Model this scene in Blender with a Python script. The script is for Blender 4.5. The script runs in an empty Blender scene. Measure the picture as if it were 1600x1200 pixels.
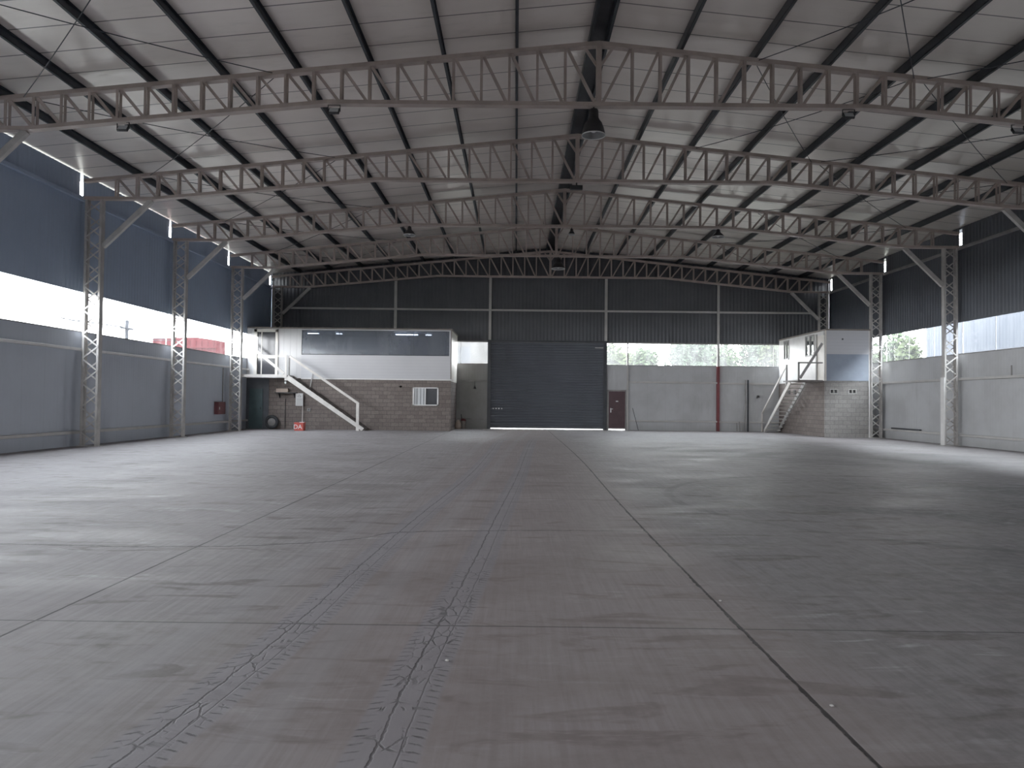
import bpy, bmesh, math, random
from mathutils import Vector, Matrix

random.seed(7)
SC = bpy.context.scene
COL = SC.collection

# ------------------------------------------------------------------ helpers
WORLD_LOC = {}                       # world position of every empty / part root


def setp(o, label=None, cat=None, group=None, kind=None):
    if label: o['label'] = label
    if cat: o['category'] = cat
    if group: o['group'] = group
    if kind: o['kind'] = kind
    return o


def empty(name, loc, label, cat, group=None):
    o = bpy.data.objects.new(name, None)
    COL.objects.link(o)
    o.location = loc
    o.empty_display_size = 0.2
    WORLD_LOC[o.name] = Vector(loc)
    return setp(o, label, cat, group)


def root_loc(p):
    while p is not None:
        if p.name in WORLD_LOC:
            return WORLD_LOC[p.name]
        p = p.parent
    return Vector((0, 0, 0))


def obj(name, bm, mats, parent=None, smooth=False, bevel=0.0):
    """link a bmesh (built in world coordinates) as one mesh object"""
    if parent is not None:
        bmesh.ops.translate(bm, verts=bm.verts, vec=-root_loc(parent))
    bmesh.ops.recalc_face_normals(bm, faces=bm.faces)
    me = bpy.data.meshes.new(name)
    bm.to_mesh(me)
    bm.free()
    if not isinstance(mats, (list, tuple)):
        mats = [mats]
    for m in mats:
        me.materials.append(m)
    if smooth:
        for p in me.polygons:
            p.use_smooth = True
    o = bpy.data.objects.new(name, me)
    COL.objects.link(o)
    if parent is not None:
        o.parent = parent
    if bevel:
        b = o.modifiers.new('bevel', 'BEVEL')
        b.width = bevel
        b.segments = 2
        b.limit_method = 'ANGLE'
    return o


def thing(name, bm, mats, label, cat, group=None, smooth=False, bevel=0.0):
    return setp(obj(name, bm, mats, None, smooth, bevel), label, cat, group)


def struct(name, bm, mats, smooth=False, label=None):
    return setp(obj(name, bm, mats, None, smooth), label, None, None, 'structure')


def copy_tree(o, parent=None):
    c = o.copy()
    COL.objects.link(c)
    c.parent = parent
    for ch in list(o.children):
        copy_tree(ch, c)
    return c


def box(bm, x0, x1, y0, y1, z0, z1, mi=0):
    v = [bm.verts.new(p) for p in ((x0, y0, z0), (x1, y0, z0), (x1, y1, z0), (x0, y1, z0),
                                   (x0, y0, z1), (x1, y0, z1), (x1, y1, z1), (x0, y1, z1))]
    for f in ((0, 3, 2, 1), (4, 5, 6, 7), (0, 1, 5, 4), (1, 2, 6, 5), (2, 3, 7, 6), (3, 0, 4, 7)):
        bm.faces.new([v[i] for i in f]).material_index = mi
    return bm


def bx(*a, mi=0):
    return box(bmesh.new(), *a, mi=mi)


def bar(bm, p0, p1, w, h, up=(0, 1, 0)):
    """rectangular bar p0->p1; h measured along 'up', w across"""
    p0, p1, up = Vector(p0), Vector(p1), Vector(up)
    d = (p1 - p0).normalized()
    s = d.cross(up).normalized()
    u = s.cross(d).normalized()
    v = []
    for p in (p0, p1):
        for a, b in ((-1, -1), (1, -1), (1, 1), (-1, 1)):
            v.append(bm.verts.new(p + s * (a * w / 2) + u * (b * h / 2)))
    for f in ((3, 2, 1, 0), (4, 5, 6, 7), (0, 1, 5, 4), (1, 2, 6, 5), (2, 3, 7, 6), (3, 0, 4, 7)):
        bm.faces.new([v[i] for i in f])
    return bm


def tube(bm, pts, r, n=8, caps=True):
    pts = [Vector(p) for p in pts]
    rings = []
    for i, p in enumerate(pts):
        d = (pts[min(i + 1, len(pts) - 1)] - pts[max(i - 1, 0)]).normalized()
        a = Vector((0, 0, 1)) if abs(d.z) < .9 else Vector((1, 0, 0))
        s = d.cross(a).normalized()
        u = s.cross(d)
        rings.append([bm.verts.new(p + s * (r * math.cos(2 * math.pi * k / n)) + u * (r * math.sin(2 * math.pi * k / n))) for k in range(n)])
    for a, b in zip(rings, rings[1:]):
        for k in range(n):
            bm.faces.new((a[k], a[(k + 1) % n], b[(k + 1) % n], b[k]))
    if caps:
        bm.faces.new(rings[0][::-1])
        bm.faces.new(rings[-1])
    return bm


def lathe(bm, prof, c, n=32, axis='z'):
    cx, cy, cz = c
    rings = []
    for r, z in prof:
        ring = []
        for k in range(n):
            a = 2 * math.pi * k / n
            if axis == 'z':
                p = (cx + r * math.cos(a), cy + r * math.sin(a), cz + z)
            else:
                p = (cx + r * math.cos(a), cy + z, cz + r * math.sin(a))
            ring.append(bm.verts.new(p))
        rings.append(ring)
    for a, b in zip(rings, rings[1:]):
        for k in range(n):
            bm.faces.new((a[k], a[(k + 1) % n], b[(k + 1) % n], b[k]))
    return bm


def prism(bm, pts2, axis, a0, a1):
    """extrude polygon pts2 along axis; axis 'y': pts (x,z); 'x': pts (y,z)"""
    def P(p, a):
        return (p[0], a, p[1]) if axis == 'y' else (a, p[0], p[1])
    A = [bm.verts.new(P(p, a0)) for p in pts2]
    B = [bm.verts.new(P(p, a1)) for p in pts2]
    n = len(pts2)
    bm.faces.new(A)
    bm.faces.new(B[::-1])
    for k in range(n):
        bm.faces.new((A[k], B[k], B[(k + 1) % n], A[(k + 1) % n]))
    return bm


# ------------------------------------------------------------------ materials
def new_mat(name):
    m = bpy.data.materials.new(name)
    m.use_nodes = True
    nt = m.node_tree
    for n in list(nt.nodes):
        nt.nodes.remove(n)
    out = nt.nodes.new('ShaderNodeOutputMaterial')
    return m, nt, out


class NT:
    def __init__(s, nt): s.nt = nt

    def node(s, t, **kw):
        n = s.nt.nodes.new(t)
        for k, v in kw.items():
            setattr(n, k, v)
        return n

    def link(s, a, b): s.nt.links.new(a, b)

    def val(s, sock, v):
        if isinstance(v, bpy.types.NodeSocket): s.link(v, sock)
        else: sock.default_value = v

    def math(s, op, a, b=0.0, c=0.0, clamp=False):
        n = s.node('ShaderNodeMath', operation=op, use_clamp=clamp)
        s.val(n.inputs[0], a); s.val(n.inputs[1], b); s.val(n.inputs[2], c)
        return n.outputs[0]

    def mapr(s, v, a, b, c=0.0, d=1.0, smooth=True):
        n = s.node('ShaderNodeMapRange', interpolation_type='SMOOTHSTEP' if smooth else 'LINEAR')
        s.val(n.inputs[0], v)
        for i, x in enumerate((a, b, c, d)): s.val(n.inputs[i + 1], x)
        return n.outputs[0]

    def coords(s):
        t = s.node('ShaderNodeNewGeometry')
        return t.outputs['Position']

    def sep(s, v):
        n = s.node('ShaderNodeSeparateXYZ'); s.link(v, n.inputs[0])
        return n.outputs

    def comb(s, x=0.0, y=0.0, z=0.0):
        n = s.node('ShaderNodeCombineXYZ')
        for i, v in enumerate((x, y, z)): s.val(n.inputs[i], v)
        return n.outputs[0]

    def scale(s, v, sc):
        n = s.node('ShaderNodeVectorMath', operation='MULTIPLY')
        s.link(v, n.inputs[0]); n.inputs[1].default_value = sc
        return n.outputs[0]

    def noise(s, v, scale, detail=4.0, rough=.55, dist=0.0):
        n = s.node('ShaderNodeTexNoise')
        s.link(v, n.inputs['Vector'])
        n.inputs['Scale'].default_value = scale
        n.inputs['Detail'].default_value = detail
        n.inputs['Roughness'].default_value = rough
        n.inputs['Distortion'].default_value = dist
        return n.outputs['Fac']

    def mix(s, f, a, b, mode='MIX'):
        n = s.node('ShaderNodeMix', data_type='RGBA', blend_type=mode)
        s.val(n.inputs[0], f)
        for i, v in ((6, a), (7, b)):
            if isinstance(v, (tuple, list)): n.inputs[i].default_value = (*v[:3], 1)
            else: s.link(v, n.inputs[i])
        return n.outputs[2]

    def bump(s, h, strength=.3, dist=.01):
        n = s.node('ShaderNodeBump')
        s.link(h, n.inputs['Height'])
        n.inputs['Strength'].default_value = strength
        n.inputs['Distance'].default_value = dist
        return n.outputs[0]

    def bsdf(s, out, color, rough=.6, metal=0.0, normal=None, spec=.5):
        n = s.node('ShaderNodeBsdfPrincipled')
        if isinstance(color, (tuple, list)): n.inputs['Base Color'].default_value = (*color[:3], 1)
        else: s.link(color, n.inputs['Base Color'])
        s.val(n.inputs['Roughness'], rough)
        s.val(n.inputs['Metallic'], metal)
        n.inputs['Specular IOR Level'].default_value = spec
        if normal is not None: s.link(normal, n.inputs['Normal'])
        s.link(n.outputs[0], out.inputs['Surface'])
        return n

    def curve(s, v, lo, hi, clo, chi, pts):
        """piecewise smooth function of v given by pts (v, c)"""
        t = s.mapr(v, lo, hi, 0.0, 1.0, smooth=False)
        n = s.node('ShaderNodeFloatCurve')
        s.link(t, n.inputs['Value'])
        c = n.mapping.curves[0]
        P = [((a - lo) / (hi - lo), (b - clo) / (chi - clo)) for a, b in pts]
        while len(c.points) < len(P): c.points.new(.5, .5)
        for q, (a, b) in zip(c.points, P): q.location = (a, b)
        n.mapping.update()
        return s.math('MULTIPLY_ADD', n.outputs[0], chi - clo, clo)


def plain(name, col, rough=.55, metal=0.0, var=.12, nscale=3.0, spec=.5):
    """painted surface with slight dirt variation"""
    m, nt, out = new_mat(name)
    t = NT(nt)
    n = t.noise(t.coords(), nscale, 5)
    c = t.mix(t.mapr(n, .3, .7), tuple(x * (1 - var) for x in col), tuple(min(1, x * (1 + var)) for x in col))
    t.bsdf(out, c, rough, metal, None, spec)
    return m


M = {}
M['truss'] = plain('truss_paint', (.40, .325, .29), .5, 0, .12)
M['column'] = plain('column_paint', (.46, .44, .42), .5, 0, .15)
M['purlin'] = plain('purlin_steel', (.030, .037, .046), .45, .2, .2)
M['girt'] = plain('girt_paint', (.47, .455, .44), .5, 0, .07)
M['girt_dark'] = plain('dark_girt_paint', (.22, .21, .205), .5, 0, .2)
M['red_paint'] = plain('red_post_paint', (.15, .028, .033), .5, 0, .15)
M['white_paint'] = plain('white_paint', (.74, .73, .72), .45, 0, .06)
M['cream'] = plain('cream_trim', (.72, .68, .62), .5, 0, .06)
M['stair_white'] = plain('stair_paint', (.70, .66, .62), .5, 0, .1)
M['stair_grey'] = plain('stair_grey_paint', (.34, .33, .32), .5, 0, .1)
M['tread'] = plain('tread_steel', (.20, .18, .17), .6, 0, .2)
M['tread_light'] = plain('tread_light_steel', (.42, .40, .37), .6, 0, .2)
M['black'] = plain('black_paint', (.02, .02, .022), .5, 0, .2)
M['dark_steel'] = plain('dark_steel', (.035, .038, .045), .45, .3, .2)
M['wine'] = plain('wine_door_paint', (.060, .027, .033), .5, 0, .12)
M['chrome'] = plain('brushed_metal', (.7, .7, .7), .3, .9, .05)
M['teal'] = plain('landing_shade', (.055, .06, .07), .5, 0, .15)  # shade under the landing, put into a colour
M['teal_door'] = plain('teal_door_paint', (.045, .075, .08), .5, 0, .12)
M['blue_panel'] = plain('blue_grey_panel', (.25, .29, .36), .45, 0, .06)
M['roof_edge'] = plain('office_roof', (.20, .17, .15), .6, 0, .15)
M['dark_in'] = plain('dark_interior', (.07, .07, .075), .8, 0, .1)
M['ceil_in'] = plain('office_ceiling', (.45, .45, .46), .8, 0, .05)
M['violet'] = plain('violet_blind', (.40, .37, .62), .7, 0, .15)
M['rubber'] = plain('tyre_rubber', (.025, .026, .03), .7, 0, .2)
M['red_box'] = plain('red_box', (.55, .07, .05), .5, 0, .15)
M['red_dark'] = plain('dark_red_cabinet', (.11, .025, .03), .5, 0, .15)
M['tan'] = plain('tan_carton', (.42, .33, .27), .7, 0, .1)
M['bucket'] = plain('grey_bucket', (.33, .29, .26), .6, 0, .15)
M['sign_white'] = plain('sign_board', (.62, .61, .60), .5, 0, .05)
M['reflector'] = plain('lamp_reflector', (.20, .20, .205), .3, .2, .1)
M['paper'] = plain('white_paper', (.8, .8, .8), .8, 0, .04)
M['bark'] = plain('tree_bark', (.05, .04, .03), .9, 0, .3)
M['red_shed'] = plain('red_shed_paint', (.050, .0085, .010), .8, 0, .1, 3.0, 0.0)
M['pale_house'] = plain('pale_house', (.036, .033, .030), .8, 0, .25, 1.2, 0.0)
M['ext_pole'] = plain('pole_wood', (.028, .029, .033), .8, 0, .2, 3.0, 0.0)
M['yard'] = plain('dark_yard', (.018, .018, .017), .9, 0, .3, .2)  # unseen strip right of the hall, set dark to cut bounced light
M['ground'] = plain('outdoor_ground', (.06, .06, .05), .9, 0, .3, .2)


def leaf_mat(name, col):
    m, nt, out = new_mat(name)
    t = NT(nt)
    n = t.noise(t.coords(), 1.2, 3)
    c = t.mix(t.mapr(n, .35, .65), tuple(x * .85 for x in col), tuple(x * 1.2 for x in col))
    t.bsdf(out, c, .8, 0, None, 0.0)
    return m


M['leaf_a'] = leaf_mat('leaf_fresh', (.036, .050, .027))
M['leaf_b'] = leaf_mat('leaf_deep', (.029, .042, .026))
M['leaf_c'] = leaf_mat('leaf_yellow', (.044, .055, .028))


def emis(name, col, s):
    m, nt, out = new_mat(name)
    e = nt.nodes.new('ShaderNodeEmission')
    e.inputs[0].default_value = (*col, 1)
    e.inputs[1].default_value = s
    nt.links.new(e.outputs[0], out.inputs['Surface'])
    return m


M['tube_light'] = emis('fluorescent_tube', (.85, .93, 1), 30.0)

# --- floor
FL_Y = (0.0, 42.0)


def floor_mat():
    m, nt, out = new_mat('dusty_concrete')
    t = NT(nt)
    pos = t.coords()
    x, y, z = t.sep(pos)
    flat = t.comb(x, y, 0.0)
    big = t.noise(t.scale(flat, (.10, .16, 0)), 1.0, 5, .6)
    mid = t.noise(t.scale(flat, (.55, 1.1, 0)), 1.0, 6, .65, .6)
    fine = t.noise(t.scale(flat, (6, 6, 0)), 1.0, 6, .7)
    brush = t.noise(t.scale(flat, (26, .9, 0)), 1.0, 3, .6, .4)
    streak = t.noise(t.scale(flat, (.9, 4.5, 0)), 1.0, 6, .65, 1.0)
    col = t.mix(t.mapr(big, .35, .65), (.205, .180, .178), (.285, .258, .262))
    col = t.mix(t.mapr(mid, .38, .62, 0, .75), col, (.35, .325, .332))
    # lighter dusty left side, darker oily right side
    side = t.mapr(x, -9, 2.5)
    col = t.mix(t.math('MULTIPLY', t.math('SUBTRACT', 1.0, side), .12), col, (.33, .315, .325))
    oil = t.noise(t.scale(t.comb(t.math('ADD', x, 31.0), y, 0.0), (.16, .22, 0)), 1.0, 6, .62, .5)
    oilm = t.math('MULTIPLY', t.mapr(oil, .46, .60), t.mapr(x, 0.3, 4.0))
    oilm = t.math('MULTIPLY', oilm, t.mapr(y, 33, 24))
    col = t.mix(t.math('MULTIPLY', oilm, .72), col, (.075, .073, .078))
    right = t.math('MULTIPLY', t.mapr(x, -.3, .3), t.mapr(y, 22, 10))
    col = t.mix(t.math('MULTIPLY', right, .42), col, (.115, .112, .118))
    # scattered pale scuffs and dark smears
    sc = t.mapr(streak, .56, .68)
    pale = t.math('MULTIPLY', sc, t.mapr(t.noise(t.scale(flat, (.22, .3, 0)), 1.0, 2), .42, .56))
    col = t.mix(t.math('MULTIPLY', pale, .62), col, (.52, .51, .52))
    smear = t.noise(t.scale(t.comb(t.math('ADD', x, 77.0), y, 0.0), (1.0, 3.6, 0)), 1.0, 5, .6, .8)
    col = t.mix(t.math('MULTIPLY', t.mapr(smear, .54, .66), .75), col, (.105, .085, .08))
    col = t.mix(t.mapr(brush, .3, .7, 0, .42), col, (.13, .118, .114))
    col = t.mix(t.mapr(fine, .35, .7, 0, .30), col, (.40, .37, .37))
    # reddish-brown tint in the middle lane
    lane = t.math('MULTIPLY', t.mapr(x, -4.2, -2.5), t.mapr(x, 0.6, -.4))
    col = t.mix(t.math('MULTIPLY', lane, .38), col, (.25, .19, .18))
    wob = t.math('MULTIPLY', t.math('SUBTRACT', t.noise(t.scale(flat, (5, 5, 0)), 1.0, 5, .7), .5), .07)
    dark = 0.0

    def line(d, w, s, soft=1.6):
        return t.math('MULTIPLY', t.mapr(t.math('ABSOLUTE', d), w, w * soft, 1, 0), s)
    # main joint with broken edges
    cj = t.curve(y, 0, 42, -1, 1, [(0, -.27), (9.5, -.27), (20.5, -.09), (34, -.09), (42, -.09)])
    dj = t.math('ADD', t.math('SUBTRACT', x, cj), t.math('MULTIPLY', wob, .45))
    wj = t.math('ADD', .005, t.math('MULTIPLY', t.mapr(t.noise(t.scale(flat, (5, 5, 0)), 1.0, 5, .7), .42, .7), .010))
    dark = t.math('MULTIPLY', t.mapr(t.math('SUBTRACT', t.math('ABSOLUTE', dj), wj), 0, .010, 1, 0), .93)
    # lesser joints
    dl = t.math('ADD', t.math('SUBTRACT', x, -5.15), t.math('MULTIPLY', wob, .15))
    dark = t.math('MAXIMUM', dark, line(dl, .007, .75, 2.2))
    dt = t.math('ADD', t.math('SUBTRACT', y, 5.15), t.math('MULTIPLY', wob, .15))
    dark = t.math('MAXIMUM', dark, line(dt, .0055, .72, 2.2))
    cc = t.curve(x, -10, 2, 7, 10, [(-10, 7.9), (-7.2, 7.77), (-5.2, 7.75), (-4.3, 7.95), (-3.6, 8.3), (-3.2, 8.72), (-1.9, 8.94), (-.2, 9.0), (2, 9.0)])
    dc = t.math('ADD', t.math('SUBTRACT', y, cc), t.math('MULTIPLY', wob, 2.2))
    dark = t.math('MAXIMUM', dark, t.math('MULTIPLY', line(dc, .012, .62, 2.4), t.mapr(x, -.2, -.35)))
    dark = t.math('MAXIMUM', dark, t.math('MULTIPLY', line(t.math('SUBTRACT', y, 13.6), .010, .35, 2.4), t.mapr(x, -7, -5)))
    # faint drag lines on the right
    for x0, k in ((1.62, -.075), (2.9, -.10), (4.1, -.06)):
        dd = t.math('ADD', t.math('SUBTRACT', x, t.math('MULTIPLY_ADD', t.math('SUBTRACT', y, 14.0), k, x0)), t.math('MULTIPLY', wob, .8))
        mk = t.math('MULTIPLY', line(dd, .02, .16, 2.0), t.mapr(y, 24, 16))
        col = t.mix(mk, col, (.36, .35, .36) if x0 in (1.62,) else (.09, .088, .092))
    # curved forklift skid marks on the right
    for cx, cy, r in ((5.6, 5.2, 2.6), (6.4, 4.6, 2.3), (4.9, 12.0, 4.2)):
        rr = t.math('SQRT', t.math('ADD', t.math('POWER', t.math('SUBTRACT', x, cx), 2), t.math('POWER', t.math('SUBTRACT', y, cy), 2)))
        col = t.mix(t.math('MULTIPLY', line(t.math('SUBTRACT', rr, r), .05, .35, 2.0), t.mapr(mid, .35, .6)), col, (.08, .078, .08))
    # two forklift tyre tracks
    bumpm = 0.0
    for pts in ([(0, -3.75), (3.13, -3.50), (3.9, -3.42), (5.1, -3.32), (6.8, -3.26), (9.3, -3.14), (15.2, -2.78), (23, -2.56), (28.4, -2.45), (31, -2.2), (42, -1.2)],
                [(0, -2.5), (3.2, -2.43), (4.1, -2.40), (5.1, -2.34), (6.6, -2.24), (9.3, -2.10), (15.3, -1.78), (23.1, -1.46), (28.7, -1.2), (33, -.9), (42, -.2)]):
        c = t.curve(y, 0, 42, -4, 0, pts)
        u = t.math('ADD', t.math('SUBTRACT', x, c), t.math('MULTIPLY', wob, .25))
        a = t.math('ABSOLUTE', u)
        band = t.math('MULTIPLY', t.mapr(a, .15, .19, 1, 0), t.mapr(y, 34, 26, 0, 1))
        col = t.mix(t.math('MULTIPLY', band, .50), col, (.27, .262, .29))
        # grooves
        g = t.math('MAXIMUM', line(t.math('ADD', u, t.math('MULTIPLY_ADD', wob, .6, .035)), .003, .8, 3.2), line(t.math('SUBTRACT', u, t.math('MULTIPLY_ADD', wob, .6, .075)), .002, .55, 3.2))
        g = t.math('MULTIPLY', g, t.mapr(mid, .30, .48, .35, 1))
        # edge lugs
        ph = t.math('FRACT', t.math('MULTIPLY', t.math('ADD', y, t.math('ADD', t.math('MULTIPLY', a, .35), t.math('MULTIPLY', wob, .9))), 13.0))
        lug = t.math('MULTIPLY', t.mapr(t.math('ABSOLUTE', t.math('SUBTRACT', ph, .5)), .03, .15, 1, 0),
                     t.math('MULTIPLY', t.mapr(a, .09, .12), t.mapr(a, .15, .18, 1, 0)))
        lug = t.math('MULTIPLY', lug, t.math('MULTIPLY', t.mapr(fine, .36, .52, .2, .9), t.mapr(streak, .35, .55, .4, 1)))
        vo = t.node('ShaderNodeTexVoronoi', feature='DISTANCE_TO_EDGE')
        t.link(t.comb(t.math('ADD', t.math('MULTIPLY', x, 11), t.math('MULTIPLY', wob, 9)), t.math('MULTIPLY', y, 6), 0.0), vo.inputs['Vector'])
        vo.inputs['Scale'].default_value = 1.0
        crk = t.math('MULTIPLY', t.mapr(vo.outputs['Distance'], .02, .07, 1, 0), t.math('MULTIPLY', t.mapr(a, .10, .15, 1, 0), t.mapr(streak, .45, .6)))
        g = t.math('MAXIMUM', g, t.math('MULTIPLY', crk, t.mapr(y, 9, 6, 0, .8)))
        tk = t.math('MULTIPLY', t.math('MAXIMUM', g, lug), t.mapr(y, 34, 28, 0, 1))
        dark = t.math('MAXIMUM', dark, t.math('MULTIPLY', tk, .72))
        # faint parallel wheel ghost
        gh = t.mapr(t.math('ABSOLUTE', t.math('SUBTRACT', u, -.62)), .05, .16, 1, 0)
        col = t.mix(t.math('MULTIPLY', gh, .28), col, (.33, .315, .33))
    col = t.mix(dark, col, (.018, .016, .016))
    h = t.math('SUBTRACT', t.math('MULTIPLY', fine, .25), dark)
    nrm = t.bump(h, .35, .012)
    rough = t.mapr(mid, .3, .7, .52, .74)
    t.bsdf(out, col, rough, 0, nrm, .18)
    return m


M['floor'] = floor_mat()


# --- wall panels: t = x + y runs along the wall whichever way it faces
def panel_mat(name, col, pitch=1.0, rib=.0, rough=.5, seam=.35, dirt=.25, stain=(.2, .19, .18), spec=.4):
    m, nt, out = new_mat(name)
    t = NT(nt)
    pos = t.coords()
    x, y, z = t.sep(pos)
    u = t.math('ADD', x, y)
    fr = t.math('ABSOLUTE', t.math('SUBTRACT', t.math('FRACT', t.math('MULTIPLY', u, 1 / pitch)), .5))
    sm = t.math('MULTIPLY', t.mapr(fr, .492, .4985), seam)
    n = t.noise(pos, .8, 6, .6)
    n2 = t.noise(t.scale(pos, (1.5, 1.5, .35)), 1.0, 5, .65)
    c = t.mix(t.mapr(n, .35, .7, 0, dirt), col, stain)
    c = t.mix(t.math('MULTIPLY', t.mapr(n2, .55, .75), dirt), c, stain)
    c = t.mix(t.math('MULTIPLY', t.mapr(z, .5, 0.0), .3), c, stain)
    c = t.mix(sm, c, tuple(q * .4 for q in col))
    nrm = None
    if rib:
        w = t.math('SINE', t.math('MULTIPLY', u, 2 * math.pi / rib))
        nrm = t.bump(w, .25, .004)
    t.bsdf(out, c, rough, 0, nrm, spec)
    return m


M['wall_low'] = panel_mat('grey_wall_panel', (.50, .51, .525), 1.0, .16)
M['wall_darker'] = panel_mat('darker_wall_panel', (.27, .265, .255), 1.0, .16, stain=(.14, .135, .125), dirt=.45)  # darker grey for the back wall left of the shutter
M['wall_low_left'] = panel_mat('left_glare_wall_panel', (.46, .50, .57), 1.0, .16, stain=(.34, .37, .43))  # bluer than the other walls: window glare put into the colour
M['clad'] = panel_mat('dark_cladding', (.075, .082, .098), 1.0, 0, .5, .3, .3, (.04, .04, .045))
M['clad_left'] = panel_mat('left_glare_cladding', (.31, .385, .51), 1.0, 0, .5, .3, .2, (.19, .24, .33))  # bluish glare at the left edge painted into the cladding
M['clad_back'] = panel_mat('back_dark_cladding', (.085, .09, .10), 1.0, 0, .5, .3, .3, (.04, .04, .045))
M['shutter'] = panel_mat('roller_slat', (.105, .115, .135), 40, 0, .45, 0, .3, (.06, .065, .075))


def siding_mat(name, col, pitch=.2, vertical=False):
    m, nt, out = new_mat(name)
    t = NT(nt)
    pos = t.coords()
    x, y, z = t.sep(pos)
    u = t.math('ADD', x, y) if vertical else z
    fr = t.math('ABSOLUTE', t.math('SUBTRACT', t.math('FRACT', t.math('MULTIPLY', u, 1 / pitch)), .5))
    sm = t.mapr(fr, .44, .49)
    c = t.mix(t.math('MULTIPLY', sm, .35), col, tuple(q * .6 for q in col))
    c = t.mix(t.mapr(t.noise(pos, .7, 4), .4, .7, 0, .15), c, tuple(q * .7 for q in col))
    nrm = t.bump(t.math('MULTIPLY', sm, -1.0), .35, .008)
    t.bsdf(out, c, .4, 0, nrm, .4)
    return m


M['siding'] = siding_mat('white_ribbed_siding', (.56, .56, .585), .155)
M['siding_v'] = siding_mat('white_vertical_panel', (.62, .615, .62), .33, True)


def block_mat(name, ca, cb, mortar):
    m, nt, out = new_mat(name)
    t = NT(nt)
    pos = t.coords()
    x, y, z = t.sep(pos)
    v = t.comb(t.math('ADD', x, y), z, 0.0)
    b = t.node('ShaderNodeTexBrick')
    t.link(v, b.inputs['Vector'])
    b.inputs['Color1'].default_value = (*ca, 1)
    b.inputs['Color2'].default_value = (*cb, 1)
    b.inputs['Mortar'].default_value = (*mortar, 1)
    b.inputs['Scale'].default_value = 1.0
    b.inputs['Mortar Size'].default_value = .009
    b.inputs['Brick Width'].default_value = .4
    b.inputs['Row Height'].default_value = .2
    n = t.noise(pos, 14, 5, .7)
    c = t.mix(t.mapr(n, .3, .7, 0, .45), b.outputs['Color'], tuple(q * .55 for q in ca))
    h = t.math('ADD', t.math('MULTIPLY', b.outputs['Fac'], -1.0), t.math('MULTIPLY', n, .7))
    t.bsdf(out, c, .9, 0, t.bump(h, .6, .012), .2)
    return m


M['block'] = block_mat('brown_concrete_block', (.16, .132, .12), (.215, .18, .165), (.095, .082, .076))
M['block_grey'] = block_mat('grey_concrete_block', (.25, .235, .225), (.31, .295, .28), (.16, .155, .15))


def roof_mat():
    m, nt, out = new_mat('roof_foil_panel')
    t = NT(nt)
    pos = t.coords()
    x, y, z = t.sep(pos)
    fr = t.math('ABSOLUTE', t.math('SUBTRACT', t.math('FRACT', t.math('ADD', y, .2)), .5))
    seam = t.mapr(fr, .478, .488)
    n = t.noise(t.scale(pos, (.35, .9, 1)), 1.0, 5, .6)
    n3 = t.noise(t.scale(pos, (1.2, 4, 1)), 1.0, 5, .65)
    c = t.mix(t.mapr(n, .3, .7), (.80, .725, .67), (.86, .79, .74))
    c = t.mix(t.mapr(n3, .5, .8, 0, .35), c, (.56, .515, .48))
    c = t.mix(t.math('MULTIPLY', t.mapr(x, 2, 11), .45), c, (.50, .475, .415))  # right slope dimmed: weaker light on that side put into the colour
    c = t.mix(t.math('MULTIPLY', seam, .88), c, (.04, .038, .038))
    w = t.math('SINE', t.math('MULTIPLY', y, 2 * math.pi / .09))
    h = t.math('ADD', t.math('MULTIPLY', w, .5), t.math('MULTIPLY', n, 1.2))
    rough = t.mapr(n3, .3, .7, .28, .38)
    t.bsdf(out, c, rough, .40, t.bump(h, .07, .006), .5)
    return m


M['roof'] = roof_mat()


def pane_mat(name, tint, haze, gloss=.05, hazecol=(1, 1, 1)):
    m, nt, out = new_mat(name)
    t = NT(nt)
    tr = t.node('ShaderNodeBsdfTransparent'); tr.inputs[0].default_value = (*tint, 1)
    tl = t.node('ShaderNodeBsdfTranslucent'); tl.inputs[0].default_value = (*hazecol, 1)
    gl = t.node('ShaderNodeBsdfGlossy'); gl.inputs['Roughness'].default_value = .08
    n = t.noise(t.scale(t.coords(), (1.5, 1.5, .4)), 1.0, 5)
    m1 = t.node('ShaderNodeMixShader'); t.link(t.mapr(n, .3, .7, haze * .6, haze * 1.4), m1.inputs[0])
    t.link(tr.outputs[0], m1.inputs[1]); t.link(tl.outputs[0], m1.inputs[2])
    m2 = t.node('ShaderNodeMixShader'); m2.inputs[0].default_value = gloss
    t.link(m1.outputs[0], m2.inputs[1]); t.link(gl.outputs[0], m2.inputs[2])
    t.link(m2.outputs[0], out.inputs['Surface'])
    return m


M['pane'] = pane_mat('polycarbonate_pane', (.97, .98, .98), .028)
def office_glass():
    m, nt, out = new_mat('office_glass')
    t = NT(nt)
    tr = t.node('ShaderNodeBsdfTransparent'); tr.inputs[0].default_value = (.55, .6, .68, 1)
    pb = t.node('ShaderNodeBsdfPrincipled')
    n = t.noise(t.scale(t.coords(), (.9, 1, .25)), 1.0, 5)
    t.link(t.mix(t.mapr(n, .35, .7), (.13, .145, .17), (.20, .215, .24)), pb.inputs['Base Color'])
    pb.inputs['Roughness'].default_value = .12
    m1 = t.node('ShaderNodeMixShader'); m1.inputs[0].default_value = .55
    t.link(tr.outputs[0], m1.inputs[1]); t.link(pb.outputs[0], m1.inputs[2])
    t.link(m1.outputs[0], out.inputs['Surface'])
    return m


M['office_glass'] = office_glass()
M['pane_clear'] = pane_mat('clear_pane', (.97, .98, .99), .006)
M['dark_glass'] = plain('dark_glass', (.03, .03, .035), .15, 0, .1)
M['frost'] = plain('frosted_pane', (.62, .64, .66), .3, 0, .05)

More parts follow.
